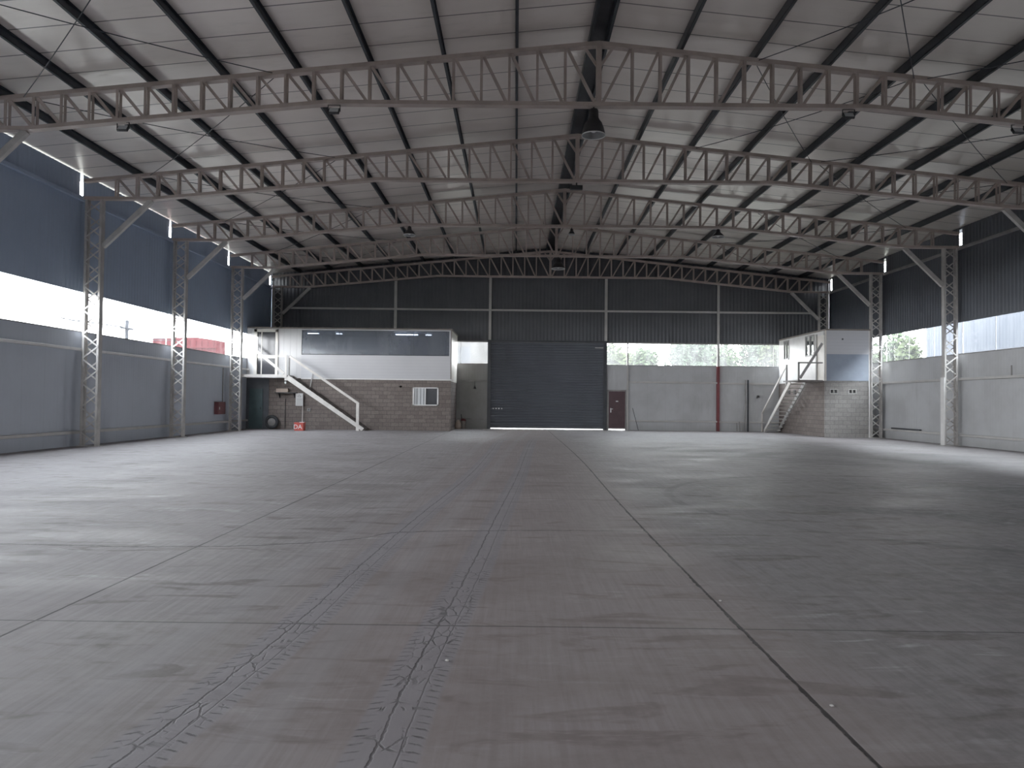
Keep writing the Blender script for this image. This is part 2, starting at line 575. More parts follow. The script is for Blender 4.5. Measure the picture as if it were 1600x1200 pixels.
# ------------------------------------------------------------------ dimensions
W = 15.59                 # inner face of the side walls
YB = 41.5                 # inner face of the back wall
YF = -13.0                 # front wall, behind the viewer
TY = [17.194 + 6 * k for k in range(5)]       # truss lines
ZR = lambda x: 10.17 - .1015 * abs(x)         # underside of roof panels
ZT = lambda x: 9.95 - .1015 * abs(x)          # top of top chords


def ZBC(x):                                   # underside of the bottom chords
    x = abs(x)
    if x < 6.3: return 8.42
    if x < 13.35: return 8.42 - (x - 6.3) * .0972
    return 8.42 - 7.05 * .0972


# ------------------------------------------------------------------ the setting
struct('floor', bx(-W - .1, W + .1, YF - .1, YB + .1, -.3, 0), M['floor'])
g = bmesh.new()
box(g, W + .1, 22, -60, 45, -.5, -.02, mi=1)
for a in ((-90, -W - .1, -60, 160), (22, 90, -60, 160), (W + .1, 22, 45, 160), (-W - .1, W + .1, YB + .1, 160), (-W - .1, W + .1, -60, YF - .1)):
    box(g, a[0], a[1], a[2], a[3], -.5, -.02)
struct('ground', g, [M['ground'], M['yard']])

# roof: two slopes
r = bmesh.new()
for s in (-1, 1):
    prism(r, [(0, ZR(0)), (s * (W + .5), ZR(W + .5)), (s * (W + .5), ZR(W + .5) + .12), (0, ZR(0) + .12)], 'y', YF - .1, YB + .12)
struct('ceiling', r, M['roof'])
struct('trim_1', prism(bmesh.new(), [(-.16, ZR(.16) - .005), (.16, ZR(.16) - .005), (.16, ZR(.16) - .03), (-.16, ZR(.16) - .03)], 'y', YF, YB),
       M['dark_steel'], label='dark ridge cap strip under the roof peak')


def corrug(bm, axis, a0, a1, base, z0, z1, out_dir, pitch=.2, depth=.014, ztop=None):
    """trapezoidal sheet along axis from a0 to a1 at plane 'base'"""
    prof = []
    n = max(1, int(round((a1 - a0) / pitch)))
    p = (a1 - a0) / n
    for i in range(n):
        s = a0 + i * p
        prof += [(s, 0), (s + .35 * p, 0), (s + .5 * p, depth), (s + .85 * p, depth)]
    prof.append((a1, 0))
    lo, hi = [], []
    for a, d in prof:
        b = base + out_dir * d
        zt = ztop(a) if ztop else z1
        if axis == 'y':
            lo.append(bm.verts.new((b, a, z0))); hi.append(bm.verts.new((b, a, zt)))
        else:
            lo.append(bm.verts.new((a, b, z0))); hi.append(bm.verts.new((a, b, zt)))
    for i in range(len(prof) - 1):
        bm.faces.new((lo[i], lo[i + 1], hi[i + 1], hi[i]))
    return bm


WZ0, WZ1 = 3.57, 4.84      # window band
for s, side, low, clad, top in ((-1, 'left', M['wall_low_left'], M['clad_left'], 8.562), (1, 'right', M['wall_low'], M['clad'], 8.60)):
    xi, xo = s * W, s * (W + .1)
    struct('wall_' + side, bx(min(xi, xo), max(xi, xo), YF, YB + .1, 0, WZ0), low)
    c = bmesh.new()
    edges = [YF] + [v for y in [TY[0] - 24, TY[0] - 18, TY[0] - 12, TY[0] - 6] + TY[:4] for v in (y - .085, y + .085)] + [TY[4] - .12, TY[4] + .06, YB + .1]
    for i in range(len(edges) - 1):
        a, b = edges[i], edges[i + 1]
        if i % 2 == 0:
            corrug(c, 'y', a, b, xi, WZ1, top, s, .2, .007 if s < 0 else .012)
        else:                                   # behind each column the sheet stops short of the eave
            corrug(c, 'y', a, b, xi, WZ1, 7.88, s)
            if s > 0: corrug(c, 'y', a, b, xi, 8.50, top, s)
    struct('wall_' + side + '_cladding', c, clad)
    struct('trim_%d' % (2 if s < 0 else 3), bx(min(xi, s * (W - .03)), max(s * (W - .03), xo), YF, YB, WZ0, WZ0 + .035), M['girt_dark'],
           label='dark flashing along the %s window sill' % side)
    struct('trim_%d' % (4 if s < 0 else 5), bx(min(s * (W + .04), s * (W - .02)), max(s * (W - .02), s * (W + .04)), YF, YB, WZ1, WZ1 + .05), clad,
           label='dark flashing above the %s window band' % side)

# back wall with openings
bw = bmesh.new()
box(bw, -W, -3.42, YB, YB + .1, 0, 3.60, mi=1)
for x0, x1, z0, z1 in ((3.18, 3.30, 0, 3.60), (3.30, 4.28, 2.20, 3.60), (4.28, W, 0, 3.60)):
    box(bw, x0, x1, YB, YB + .1, z0, z1)
struct('wall_back', bw, [M['wall_low'], M['wall_darker']])
c = bmesh.new()
corrug(c, 'x', -W - .004, W + .004, YB + .02, 4.88, 9, 1, .2, .016, ztop=lambda a: ZR(a) + .02)
struct('wall_back_cladding', c, M['clad_back'])
bw = bmesh.new()
box(bw, -W, -3.42, YB - .02, YB + .08, 3.60, 3.635)
box(bw, 3.18, W, YB - .02, YB + .08, 3.60, 3.635)
struct('trim_6', bw, M['girt_dark'], label='dark sill flashing of the back window band')
struct('trim_7', bx(-W, W, YB - .05, YB + .06, 4.83, 4.90), M['girt_dark'], label='brown grey lintel along the top of the back window band')

# front wall behind the viewer with an unseen gateway, sized for the light it lets in
fw = bmesh.new()
GW, GH = 2.0, 3.6
for x0, x1, z0, z1 in ((-W, -GW, 0, 8.6), (GW, W, 0, 8.6), (-GW, GW, GH, 8.6)):
    box(fw, x0, x1, YF - .1, YF, z0, z1)
prism(fw, [(-W, 8.6), (W, 8.6), (0, ZR(0))], 'y', YF - .1, YF)
struct('wall_front', fw, M['wall_low'])

# window panes, one per bay
wn = 1
bays = [YF, TY[0] - 6] + TY[:4] + [YB]
for s in (-1, 1):
    for a, b in zip(bays, bays[1:]):
        wb = bmesh.new()
        box(wb, min(s * (W + .05), s * (W + .056)), max(s * (W + .05), s * (W + .056)), a + .02, b - .02, WZ0, WZ1)
        o = struct('window_%d' % wn, wb, M['pane_clear' if s < 0 else 'pane'])
        fb = bmesh.new()
        nn = 1 if s < 0 else max(1, int(round((b - a) / 2)))
        for i in range(nn + 1):
            yy = a + .03 + (b - a - .06) * i / nn
            box(fb, min(s * (W + .06), s * (W + .075)), max(s * (W + .06), s * (W + .075)), yy - .012, yy + .012, WZ0, WZ1)
        obj('window_frame', fb, M['white_paint'], o)
        wn += 1
for a, b in ((-W, -3.44), (3.20, 4.33), (4.41, 9.33), (9.46, W)):
    o = struct('window_%d' % wn, bx(a, b, YB + .05, YB + .056, 3.6, 4.85), M['pane'])
    fb = bmesh.new()
    nn = max(1, int(round((b - a) / 1.6)))
    for i in range(1, nn):
        xx = a + (b - a) * i / nn
        box(fb, xx - .01, xx + .01, YB + .06, YB + .075, 3.6, 4.85)
    if nn > 1: obj('window_frame', fb, M['white_paint'], o)
    else: fb.free()
    wn += 1

# roller shutter door
d1 = empty('door_1', (-.1, YB, 0), None, None)
setp(d1, 'large dark grey roller shutter closed almost to the floor', None, None, 'structure')
sb = bmesh.new()
z, n = .10, 34
sl = (4.86 - .10) / n
prof = []
for i in range(n):
    z0 = .10 + i * sl
    prof += [(0, z0), (-.035, z0 + sl * .12), (-.05, z0 + sl * .4), (-.035, z0 + sl * .75), (0, z0 + sl * .95)]
va = [sb.verts.new((-3.30, YB + .0 + d, zz)) for d, zz in prof]
vb = [sb.verts.new((3.08, YB + .0 + d, zz)) for d, zz in prof]
for i in range(len(prof) - 1):
    sb.faces.new((va[i], vb[i], vb[i + 1], va[i + 1]))
obj('shutter_curtain', sb, M['shutter'], d1)
obj('bottom_rail', bx(-3.30, 3.08, YB - .05, YB + .0, .06, .115), M['dark_steel'], d1)
for x0 in (-3.44, 3.02):
    obj('guide_rail', bx(x0, x0 + .19, YB - .11, YB + .02, 0, 4.94), M['dark_steel'], d1)
obj('shutter_hood', bx(-3.44, 3.21, YB - .16, YB + .02, 4.84, 4.95), M['dark_steel'], d1)
hb = bmesh.new()
for x in (-3.1, -2.94, -2.78, -2.62): box(hb, x - .02, x + .02, YB - .065, YB - .045, 1.10, 1.16)
obj('latch_row', hb, M['chrome'], d1)
obj('lock_bar', bx(2.55, 3.0, YB - .07, YB - .045, 4.55, 4.60), M['girt'], d1)

# wine red personnel door
d2 = empty('door_2', (3.78, YB, 0), None, None)
setp(d2, 'narrow wine red steel door beside the roller shutter', None, None, 'structure')
obj('door_leaf', bx(3.33, 4.25, YB - .03, YB + .03, .075, 2.16), M['wine'], d2, bevel=.006)
lb = bmesh.new()
for x0, x1, z0, z1 in ((3.47, 4.11, .25, .95), (3.47, 4.11, 1.05, 1.85)):
    box(lb, x0, x1, YB - .036, YB - .028, z0, z1)
obj('door_panel', lb, M['wine'], d2, bevel=.004)
fb = bmesh.new()
box(fb, 3.25, 3.33, YB - .05, YB + .05, 0, 2.24)
box(fb, 4.25, 4.30, YB - .05, YB + .05, 0, 2.24)
box(fb, 3.25, 4.30, YB - .05, YB + .05, 2.16, 2.24)
obj('door_frame', fb, M['girt_dark'], d2)
hb = bmesh.new()
box(hb, 3.42, 3.48, YB - .05, YB - .03, .98, 1.22)
box(hb, 3.43, 3.56, YB - .08, YB - .06, 1.16, 1.19)
box(hb, 3.44, 3.47, YB - .08, YB - .04, 1.16, 1.19)
obj('door_handle', hb, M['chrome'], d2)
obj('door_plate', bx(3.73, 3.86, YB - .045, YB - .03, 1.58, 1.63), M['chrome'], d2)

# ------------------------------------------------------------------ trusses
VX = [.78 + .652 * k for k in range(22) if .78 + .652 * k < 14.6]


def make_truss(y, label):
    root = empty('roof_truss', (0, y, 8.42), label, 'truss', 'steel roof trusses spanning the hall')
    mt = M['truss']
    # top chord: two channels meeting at the ridge
    tb = bmesh.new()
    for s in (-1, 1):
        prism(tb, [(0, ZT(0)), (s * 15.48, ZT(15.48)), (s * 15.48, ZT(15.48) - .10), (0, ZT(0) - .10)], 'y', y - .09, y + .09)
    obj('top_chord', tb, mt, root)
    bb = bmesh.new()
    xs = [-15.45, -13.35, -6.3, 6.3, 13.35, 15.45]
    for a, b in zip(xs, xs[1:]):
        prism(bb, [(a, ZBC(a)), (b, ZBC(b)), (b, ZBC(b) + .09), (a, ZBC(a) + .09)], 'y', y - .10, y + .10)
    obj('bottom_chord', bb, mt, root)
    kb = bmesh.new()
    box(kb, -.06, .06, y - .08, y + .08, ZBC(0) + .05, ZT(0) - .05)
    obj('king_post', kb, mt, root)
    for s in (-1, 1):
        sb = bmesh.new()
        bar(sb, (s * .34, y, ZT(.34) - .08), (s * .03, y, 9.38), .06, .05)
        obj('ridge_strut', sb, mt, root)
        for i, x in enumerate(VX):
            v = bmesh.new()
            for dy in (-.075, .075):
                box(v, s * x - .028, s * x + .028, y + dy - .014, y + dy + .014, ZBC(x) + .06, ZT(x) - .06)
            obj('vertical', v, mt, root)
            xin = VX[i - 1] if i else .02
            dgn = bmesh.new()
            bar(dgn, (s * (x - .05), y, ZT(x) - .09), (s * (xin + .06), y, ZBC(xin) + .08), .065, .07)
            obj('diagonal', dgn, mt, root)
    return root


ORD = ['nearest', 'second', 'third', 'fourth', 'farthest']
tl = ['nearest roof truss, highest in view, with the big bell lamp under its peak',
      'second roof truss from the viewer, with a flat black box under its peak',
      'third roof truss from the viewer, carrying the small shaded lamps',
      'fourth roof truss from the viewer, just before the one at the back wall',
      'farthest roof truss, standing against the dark back wall cladding']
truss = make_truss(TY[0], tl[0])
for k in range(1, 5):
    c_ = copy_tree(truss)
    c_.location = (0, TY[k], 8.42)
    c_['label'] = tl[k]

# ------------------------------------------------------------------ lattice columns
CI, CO = 14.88, 15.41
ZC = 7.735


def make_column(s, y, label, zb=0.0):
    root = empty('lattice_column', (s * 15.15, y, zb), label, 'column', 'lattice columns along the side walls')
    root['kind'] = 'thing'
    mt = M['column']
    for a in (CI + .035, CO - .035):
        cb = bmesh.new()
        x = s * a
        q = 1 if (a < 15.1) == (s > 0) else -1     # flanges point inward, to the lacing
        box(cb, x - .035, x - .022 if q > 0 else x + .035, y - .10, y + .10, zb, ZC) if q > 0 else box(cb, x + .022, x + .035, y - .10, y + .10, zb, ZC)
        for yy in (-.10, .088):
            box(cb, x - .035, x + .035, y + yy, y + yy + .012, zb, ZC)
        obj('chord', cb, mt, root)
    obj('base_plate', bx(s * 15.145 - .34, s * 15.145 + .34, y - .16, y + .16, zb, zb + .02), mt, root)
    n = 20 if zb == 0 else 6
    dz = (ZC - zb - .16) / n
    for f, yy in ((0, y - .108), (1, y + .108)):
        for i in range(n):
            a, b = (CI + .02, CO - .02) if (i + f) % 2 == 0 else (CO - .02, CI + .02)
            lb = bmesh.new()
            bar(lb, (s * a, yy, zb + .08 + i * dz), (s * b, yy, zb + .08 + (i + 1) * dz), .045, .012)
            obj('lacing_bar', lb, mt, root)
    kb = bmesh.new()
    bar(kb, (s * 14.87, y, 6.27), (s * 13.36, y, ZBC(13.36) + .0), .15, .12)
    obj('knee_brace', kb, mt, root)
    return root


cl = {-1: ['nearest left column, out at the picture edge, only its knee brace in view',
           'leftmost lattice column with X lacing beside the bright left window',
           'second lattice column from the left, before the red shed outside',
           'third lattice column from the left, beside the stair landing',
           'dim lattice column in the back left corner above the office'],
      1: ['nearest right column, out at the picture edge, only its knee brace in view',
          'right column outside the picture edge, its knee brace reaching in at top right',
          'rightmost full lattice column, its lower inner chord sheathed pale grey',
          'lattice column standing against the small right office',
          'dim lattice column in the back right corner behind the small office']}
for s in (-1, 1):
    first = make_column(s, TY[0], cl[s][0])
    cols = [first]
    for k in range(1, 5):
        if s < 0 and k == 4:
            make_column(s, TY[4], cl[s][4], 5.195)
            continue
        c_ = copy_tree(first)
        c_.location = (s * 15.15, TY[k], 0)
        c_['label'] = cl[s][k]
        cols.append(c_)
    if s > 0:
        c_ = cols[2]
        WORLD_LOC[c_.name] = Vector(c_.location)
        o = obj('corner_guard', bx(14.845, 14.885, TY[2] - .125, TY[2] + .125, .0, 2.66), M['white_paint'], c_)
        o['label'] = 'pale grey sheet sheath on the lower inner chord'

# ------------------------------------------------------------------ purlins
ords = ['ridge', 'second', 'third', 'fourth', 'fifth', 'sixth', 'seventh', 'eighth', 'ninth', 'eave']
PX = [.2 + 1.715 * k for k in range(9)]
for s in (-1, 1):
    nm = 'left' if s < 0 else 'right'
    for k, px_ in enumerate(PX):
        x = s * px_
        zt, zb = ZR(px_) - .004, ZT(px_) + .002
        pb = bmesh.new()
        # C section: web plus two lips
        box(pb, x - .035, x - .025, YF, YB - .02, zb, zt)
        box(pb, x - .035, x + .035, YF, YB - .02, zb, zb + .012)
        box(pb, x - .035, x + .035, YF, YB - .02, zt - .016, zt - .004)
        box(pb, x + .025, x + .035, YF, YB - .02, zb, zb + .04)
        lab = {'ridge': 'dark purlin along the ridge, the one on the %s slope' % nm,
               'eave': 'dark purlin along the eave of the %s slope' % nm}.get(ords[k], 'dark steel purlin, %s from the ridge on the %s slope' % (ords[k], nm))
        thing('roof_purlin', pb, M['purlin'], lab, 'purlin', 'dark purlins under the roof')

# roof bracing rods: each crossed pair is one brace
for b in range(-1, 4):
    ya, yb = TY[0] + 6 * b + .08, TY[0] + 6 * (b + 1) - .08
    for s in (-1, 1):
        for x0, x1, tag_ in ((7.6, 13.4, 'outer'), (3.7, 7.3, 'inner')):
            if tag_ == 'inner' and not (s > 0 and b in (-1, 0)): continue
            nth = ['in the bay nearest the viewer', 'in the bay behind the nearest truss', 'in the bay behind the second truss', 'in the bay behind the third truss', 'in the bay before the farthest truss'][b + 1]
            xb = empty('cross_brace', (s * (x0 + x1) / 2, (ya + yb) / 2, ZT((x0 + x1) / 2) - .1),
                       'thin %s crossed rods under the %s roof slope %s' % (tag_, 'left' if s < 0 else 'right', nth), 'brace', 'crossed roof brace rods')
            for f in (0, 1):
                p0 = Vector((s * x0, ya if f else yb, ZT(x0) - .05 - .03 * f))
                p1 = Vector((s * x1, yb if f else ya, ZT(x1) - .05 - .03 * f))
                pts = []
                for i in range(9):
                    q = i / 8
                    p = p0.lerp(p1, q)
                    p.z -= .08 * 4 * q * (1 - q)
                    pts.append(p)
                obj('rod', tube(bmesh.new(), pts, .011, 6), M['dark_steel'], xb)

# ------------------------------------------------------------------ girts, posts
def girt(x0, x1, y0, y1, z0, z1, mat, label):
    return thing('wall_girt', bx(x0, x1, y0, y1, z0, z1), mat, label, 'beam', 'horizontal wall girts', bevel=.008)


YS = YF + .05
girt(-W, -W + .16, YS, 37.75, 2.98, 3.06, M['white_paint'], 'pale rail running along the left wall just under the window')
girt(-W, -W + .14, YS, 37.75, .39, .48, M['girt'], 'low rail near the floor along the left wall')
girt(-W, -W + .10, YS, YB - .05, 7.69, 7.80, M['clad_left'], 'rail high on the left wall under the eave, coloured with bluish glare')
girt(W - .17, W, YS, YB - .05, 2.55, 2.64, M['girt'], 'pale rail halfway up the grey right wall')
girt(W - .14, W, YS, YB - .05, .37, .46, M['girt'], 'low rail near the floor along the right wall')
girt(W - .10, W, YS, YB - .05, 7.69, 7.80, M['girt_dark'], 'rail high on the right wall under the eave')
girt(-14.7, 14.7, YB - .09, YB + .01, 6.58, 6.68, M['girt'], 'long rail across the dark back cladding')
girt(-5.1, -3.46, YB - .08, YB, 2.60, 2.71, M['girt_dark'], 'short rail on the back wall left of the shutter, upper one')
girt(-5.1, -3.46, YB - .08, YB, .50, .58, M['girt_dark'], 'short rail on the back wall left of the shutter, lower one')
girt(4.44, 9.34, YB - .15, YB, 2.63, 2.73, M['girt'], 'upper rail on the back wall between wine door and red post')
girt(4.44, 9.34, YB - .15, YB, .48, .57, M['girt'], 'lower rail on the back wall between wine door and red post')
girt(9.47, W - .15, YB - .15, YB, 2.61, 2.71, M['girt'], 'upper rail on the back wall right of the red post')
girt(9.47, W - .15, YB - .15, YB, .47, .55, M['girt'], 'lower rail on the back wall right of the red post')

for x, z0, z1, lab in ((-8.62, 5.2, 8.43, 'steel post rising from the left office roof to the far truss'),
                       (-3.33, 4.95, 8.43, 'steel post above the left end of the roller shutter'),
                       (3.14, 4.95, 8.43, 'steel post above the right end of the roller shutter'),):
    p = bmesh.new()
    box(p, x - .07, x + .07, YB - .13, YB - .01, z0, z1)
    thing('wall_post', p, M['girt'], lab, 'post', 'posts on the back wall')
p = empty('wall_post', (9.40, YB - .07, 0), 'tall post on the back wall with its lower half painted red', 'post', 'posts on the back wall')
obj('upper_post', bx(9.34, 9.46, YB - .13, YB - .01, 3.6, 8.2), M['girt'], p)
o = obj('lower_post', bx(9.32, 9.48, YB - .14, YB - .01, 0, 3.6), M['red_paint'], p)
o['label'] = 'red painted lower half'
thing('door_post', bx(4.33, 4.41, YB - .10, YB - .0, 0, 4.83), M['girt'], 'slim pale post on the right of the wine red door', 'post', 'posts on the back wall')

# ------------------------------------------------------------------ lamps
def bell_lamp(x, y, ztop, zrim, R, label, long=True):
    root = empty('pendant_lamp', (x, y, zrim), label, 'lamp', 'pendant lamps under the trusses')
    H = ztop - zrim
    if long:
        prof = [(R, 0), (R * .97, H * .08), (R * .86, H * .28), (R * .70, H * .47), (R * .52, H * .58), (R * .42, H * .68), (R * .40, H * .94), (R * .34, H), (.01, H)]
    else:
        prof = [(R, 0), (R * .94, H * .12), (R * .62, H * .42), (R * .36, H * .62), (R * .30, H * .92), (R * .22, H), (.01, H)]
    o = obj('lamp_shade', lathe(bmesh.new(), prof, (x, y, zrim)), M['black'], root, smooth=True)
    inner = [(R * .985, .004)] + [(max(.01, r_ * .93), h_ * .55 + .01) for r_, h_ in prof[1:5]]
    obj('reflector', lathe(bmesh.new(), inner + [(.01, inner[-1][1])], (x, y, zrim)), M['reflector'], root, smooth=True)
    rim = bmesh.new()
    lathe(rim, [(R * 1.0, -.012), (R * 1.02, 0), (R * 1.0, .014), (R * .965, .0), (R * 1.0, -.012)], (x, y, zrim))
    obj('rim', rim, M['chrome'], root, smooth=True)
    b = bmesh.new()
    bmesh.ops.create_icosphere(b, subdivisions=2, radius=R * .28)
    bmesh.ops.translate(b, verts=b.verts, vec=(x, y, zrim + H * .22))
    obj('bulb', b, M['frost'], root, smooth=True)
    top = ZBC(x)
    obj('hanger', tube(bmesh.new(), [(x, y, ztop - .01), (x, y, top + .01)], .018, 8), M['black'], root)
    return root


bell_lamp(-.11, TY[0], 8.37, 7.76, .275, 'big black bell lamp hanging under the peak of the nearest truss')
bell_lamp(.10, TY[3], 8.33, 7.86, .32, 'large black bell lamp hanging under the peak of the fourth truss')
bell_lamp(.28, TY[2], 8.37, 8.14, .13, 'tiny bell lamp under the peak of the third truss')
bell_lamp(-6.12, TY[2], 8.40, 8.06, .24, 'shallow shaded lamp with pale rim on the third truss, left side', False)
bell_lamp(6.05, TY[2], 8.40, 8.10, .25, 'shallow shaded lamp hanging from the third truss, right side', False)


def floodlight(x, y, label):
    zt = ZBC(abs(x) - .15) + .004
    root = empty('floodlight', (x, y, zt), label, 'light', 'floodlights under the nearest truss')
    b = bmesh.new()
    box(b, -.125, .125, -.03, .03, -.085, .085)
    rot = Matrix.Rotation(math.radians(-35), 3, 'X')
    bmesh.ops.rotate(b, verts=b.verts, matrix=rot)
    bmesh.ops.translate(b, verts=b.verts, vec=(x, y, zt - .15))
    obj('housing', b, M['black'], root, bevel=.008)
    l = bmesh.new()
    box(l, -.105, .105, -.036, -.031, -.066, .066)
    bmesh.ops.rotate(l, verts=l.verts, matrix=rot)
    bmesh.ops.translate(l, verts=l.verts, vec=(x, y, zt - .15))
    obj('lens', l, M['frost'], root)
    br = bmesh.new()
    for dx in (-.14, .14):
        box(br, x + dx - .006, x + dx + .006, y - .015, y + .015, zt - .16, zt + .0)
    box(br, x - .146, x + .146, y - .015, y + .015, zt - .012, zt + .0)
    obj('bracket', br, M['black'], root)


for x, lab in ((-6.17, 'small black floodlight under the nearest truss, left of the peak'),
               (-11.1, 'black floodlight under the nearest truss, far left, near the knee brace'),
               (5.82, 'small black floodlight under the nearest truss, right of the peak'),
               (9.74, 'black floodlight under the nearest truss at the right picture edge')):
    floodlight(x, TY[0], lab)
jb = empty('junction_box', (-.02, TY[1], 8.27), 'flat black box hung under the peak of the second truss', 'box')
obj('case', bx(-.21, .17, TY[1] - .07, TY[1] + .07, 8.20, 8.33), M['black'], jb, bevel=.008)
obj('hanger', bx(-.04, 0, TY[1] - .02, TY[1] + .02, 8.32, 8.43), M['black'], jb)

# ------------------------------------------------------------------ left office
YO = 37.8
LX0, LX1 = -15.57, -5.16
lo = empty('mezzanine_office', (-10.4, YO, 0), 'two storey office at back left, concrete block below and white panels with long window above', 'office')
b = bmesh.new()
for x0, x1, z0, z1 in ((LX0, -7.09, 0, 2.6), (-5.78, LX1, 0, 2.6), (-7.09, -5.78, 0, 1.275), (-7.09, -5.78, 2.2, 2.6)):
    box(b, x0, x1, YO, YO + .15, z0, z1)
box(b, LX1 - .15, LX1, YO + .15, YB - .1, 0, 2.6)
obj('block_wall', b, M['block'], lo)
b = bmesh.new()
for x0, x1, z0, z1 in ((-12.79, -5.26, 2.6, 3.83), (-12.79, -5.26, 5.05, 5.12), (-5.26, LX1 + .02, 2.6, 5.12)):
    box(b, x0, x1, YO - .03, YO + .07, z0, z1)
obj('front_panel', b, M['siding'], lo)
b = bmesh.new()
for x0, x1, z0, z1 in ((LX0, -15.07, 2.6, 5.12), (-14.09, -12.79, 2.6, 5.12), (-15.07, -14.09, 4.95, 5.12), (-15.07, -14.09, 2.6, 2.74)):
    box(b, x0, x1, YO - .03, YO + .07, z0, z1)
obj('landing_panel', b, M['siding_v'], lo)
obj('side_panel', bx(LX1 - .08, LX1 + .02, YO + .07, YB - .1, 2.52, 5.12), M['cream'], lo)  # cream here paints in the yellowish glare on this wall
b = bmesh.new()
box(b, LX1 - .1, LX1 + .05, YO - .06, YB - .1, 5.12, 5.19)
box(b, LX0, LX1 - .1, YO - .06, YB - .1, 5.12, 5.19)
obj('roof', b, M['roof_edge'], lo)
obj('corner_trim', bx(LX1 - .03, LX1 + .025, YO - .045, YO + .0, 2.55, 5.12), M['roof_edge'], lo)
b = bmesh.new()
box(b, -12.79, LX1 + .03, YO - .05, YO - .03, 2.56, 2.62)
obj('base_trim', b, M['white_paint'], lo)
obj('upper_floor', bx(LX0, LX1 - .16, YO + .16, YB - .12, 2.55, 2.68), M['dark_in'], lo)
obj('inner_ceiling', bx(LX0 + .02, LX1 - .1, YO + .08, YB - .12, 5.06, 5.11), M['ceil_in'], lo)
obj('inner_wall', bx(LX0 + .02, LX1 - .1, YB - .16, YB - .12, 2.7, 5.06), M['ceil_in'], lo)
# strip window
sw = obj('strip_window', bx(-12.79, -5.26, YO + .0, YO + .008, 3.83, 5.05), M['office_glass'], lo)
fb = bmesh.new()
for x in (-12.79, -10.9, -9.0, -7.1, -5.29):
    box(fb, x, x + .03, YO + .01, YO + .035, 3.83, 5.05)
box(fb, -12.79, -5.26, YO - .035, YO + .035, 3.80, 3.845)
box(fb, -12.79, -5.26, YO - .035, YO + .035, 5.03, 5.06)
obj('window_frame', fb, M['dark_steel'], sw)
for x0, x1 in ((-7.9, -6.66), (-6.62, -5.32)):
    obj('window_blind', bx(x0, x1, YO + .12, YO + .14, 3.84, 4.62), M['violet'], sw)
# ceiling tubes seen through the glass
for x0, x1, y0, zz in ((-12.62, -12.05, YO + .45, 4.93), (-11.25, -10.95, YO + .9, 4.97), (-8.08, -6.94, YO + .4, 4.92), (-8.08, -6.94, YO + .6, 4.92), (-6.6, -6.3, YO + 1.0, 4.96)):
    obj('ceiling_tube', tube(bmesh.new(), [(x0, y0, zz), (x1, y0, zz)], .022, 8), M['tube_light'], lo, smooth=True)
# upstairs door: open frame with dark inside
dr = obj('office_door', bx(-15.05, -14.11, YO + .03, YO + .05, 2.74, 4.94), M['dark_glass'], lo)
fb = bmesh.new()
box(fb, -15.20, -15.05, YO - .08, YO + .02, 2.74, 5.08)
box(fb, -14.11, -13.98, YO - .08, YO + .02, 2.74, 5.08)
box(fb, -15.20, -13.98, YO - .08, YO + .02, 4.94, 5.08)
obj('door_frame', fb, M['cream'], dr)
fb = bmesh.new()
box(fb, -14.86, -14.82, YO + .0, YO + .03, 2.74, 4.94)
box(fb, -15.05, -14.11, YO + .0, YO + .03, 3.60, 3.70)
obj('door_mullion', fb, M['cream'], dr)
# ground-floor sliding window with bars
gw = obj('sliding_window', bx(-7.03, -6.45, YO + .05, YO + .06, 1.33, 2.15), M['frost'], lo)
o = obj('dark_pane', bx(-6.45, -5.84, YO + .07, YO + .08, 1.33, 2.15), M['dark_glass'], gw)
fb = bmesh.new()
for x0, x1, z0, z1 in ((-7.09, -7.02, 1.275, 2.2), (-5.85, -5.78, 1.275, 2.2), (-7.09, -5.78, 1.275, 1.33), (-7.09, -5.78, 2.15, 2.2), (-6.47, -6.43, 1.33, 2.15)):
    box(fb, x0, x1, YO - .02, YO + .09, z0, z1)
obj('window_frame', fb, M['white_paint'], gw)
for x in (-6.88, -6.70, -6.54):
    obj('window_bar', tube(bmesh.new(), [(x, YO + .03, 1.33), (x, YO + .03, 2.15)], .012, 6), M['black'], gw)
b = bmesh.new()
lathe(b, [(.05, -.03), (.055, 0), (.01, 0)], (-7.72, YO, 2.23), 12, 'y')
obj('vent_hole', b, M['black'], lo)
o = obj('shade_panel', bx(LX0 + .01, -14.42, YO - .012, YO - .001, 0, 2.56), M['teal'], lo)  # dark sheet over the blocks, paints in the shade under the landing
o['label'] = 'dark strip of wall standing for the shade under the landing'
td = obj('lower_door', bx(-15.40, -14.72, YO - .05, YO - .013, .03, 2.05), M['teal_door'], lo)
td['label'] = 'dark teal door under the landing'
obj('door_handle', bx(-14.83, -14.79, YO - .075, YO - .04, 1.0, 1.1), M['black'], td)

# staircase of the left office
ls = empty('staircase', (-11.4, 37.3, 0), 'white steel staircase descending to the right along the left office', 'stairs')
ang = Vector((3.9, 0, -2.73)).normalized()
for yy, nm in ((36.88, 'front'), (37.70, 'rear')):
    b = bmesh.new()
    bar(b, (-13.22, yy, 2.62), (-9.42, yy, .02), .24, .05)
    for v in b.verts:
        if v.co.z < .0: v.co.z = .0
    obj('stringer', b, M['stair_white'] if nm == 'front' else M['tread'], ls)
for i in range(12):
    q = (i + .5) / 12.6
    x = -13.22 + 3.8 * q
    zt = 2.62 - 2.6 * q
    b = bmesh.new()
    box(b, x - .13, x + .13, 36.91, 37.68, zt + .03, zt + .07)
    obj('tread', b, M['tread'], ls)
obj('landing', bx(-15.5, -13.15, 36.92, YO - .09, 2.66, 2.72), M['tread'], ls)
obj('landing_beam', bx(-15.5, -13.25, 36.86, 36.92, 2.60, 2.75), M['stair_white'], ls)
b = bmesh.new()
bar(b, (-13.12, 36.88, 3.66), (-9.69, 36.88, 1.37), .11, .06)
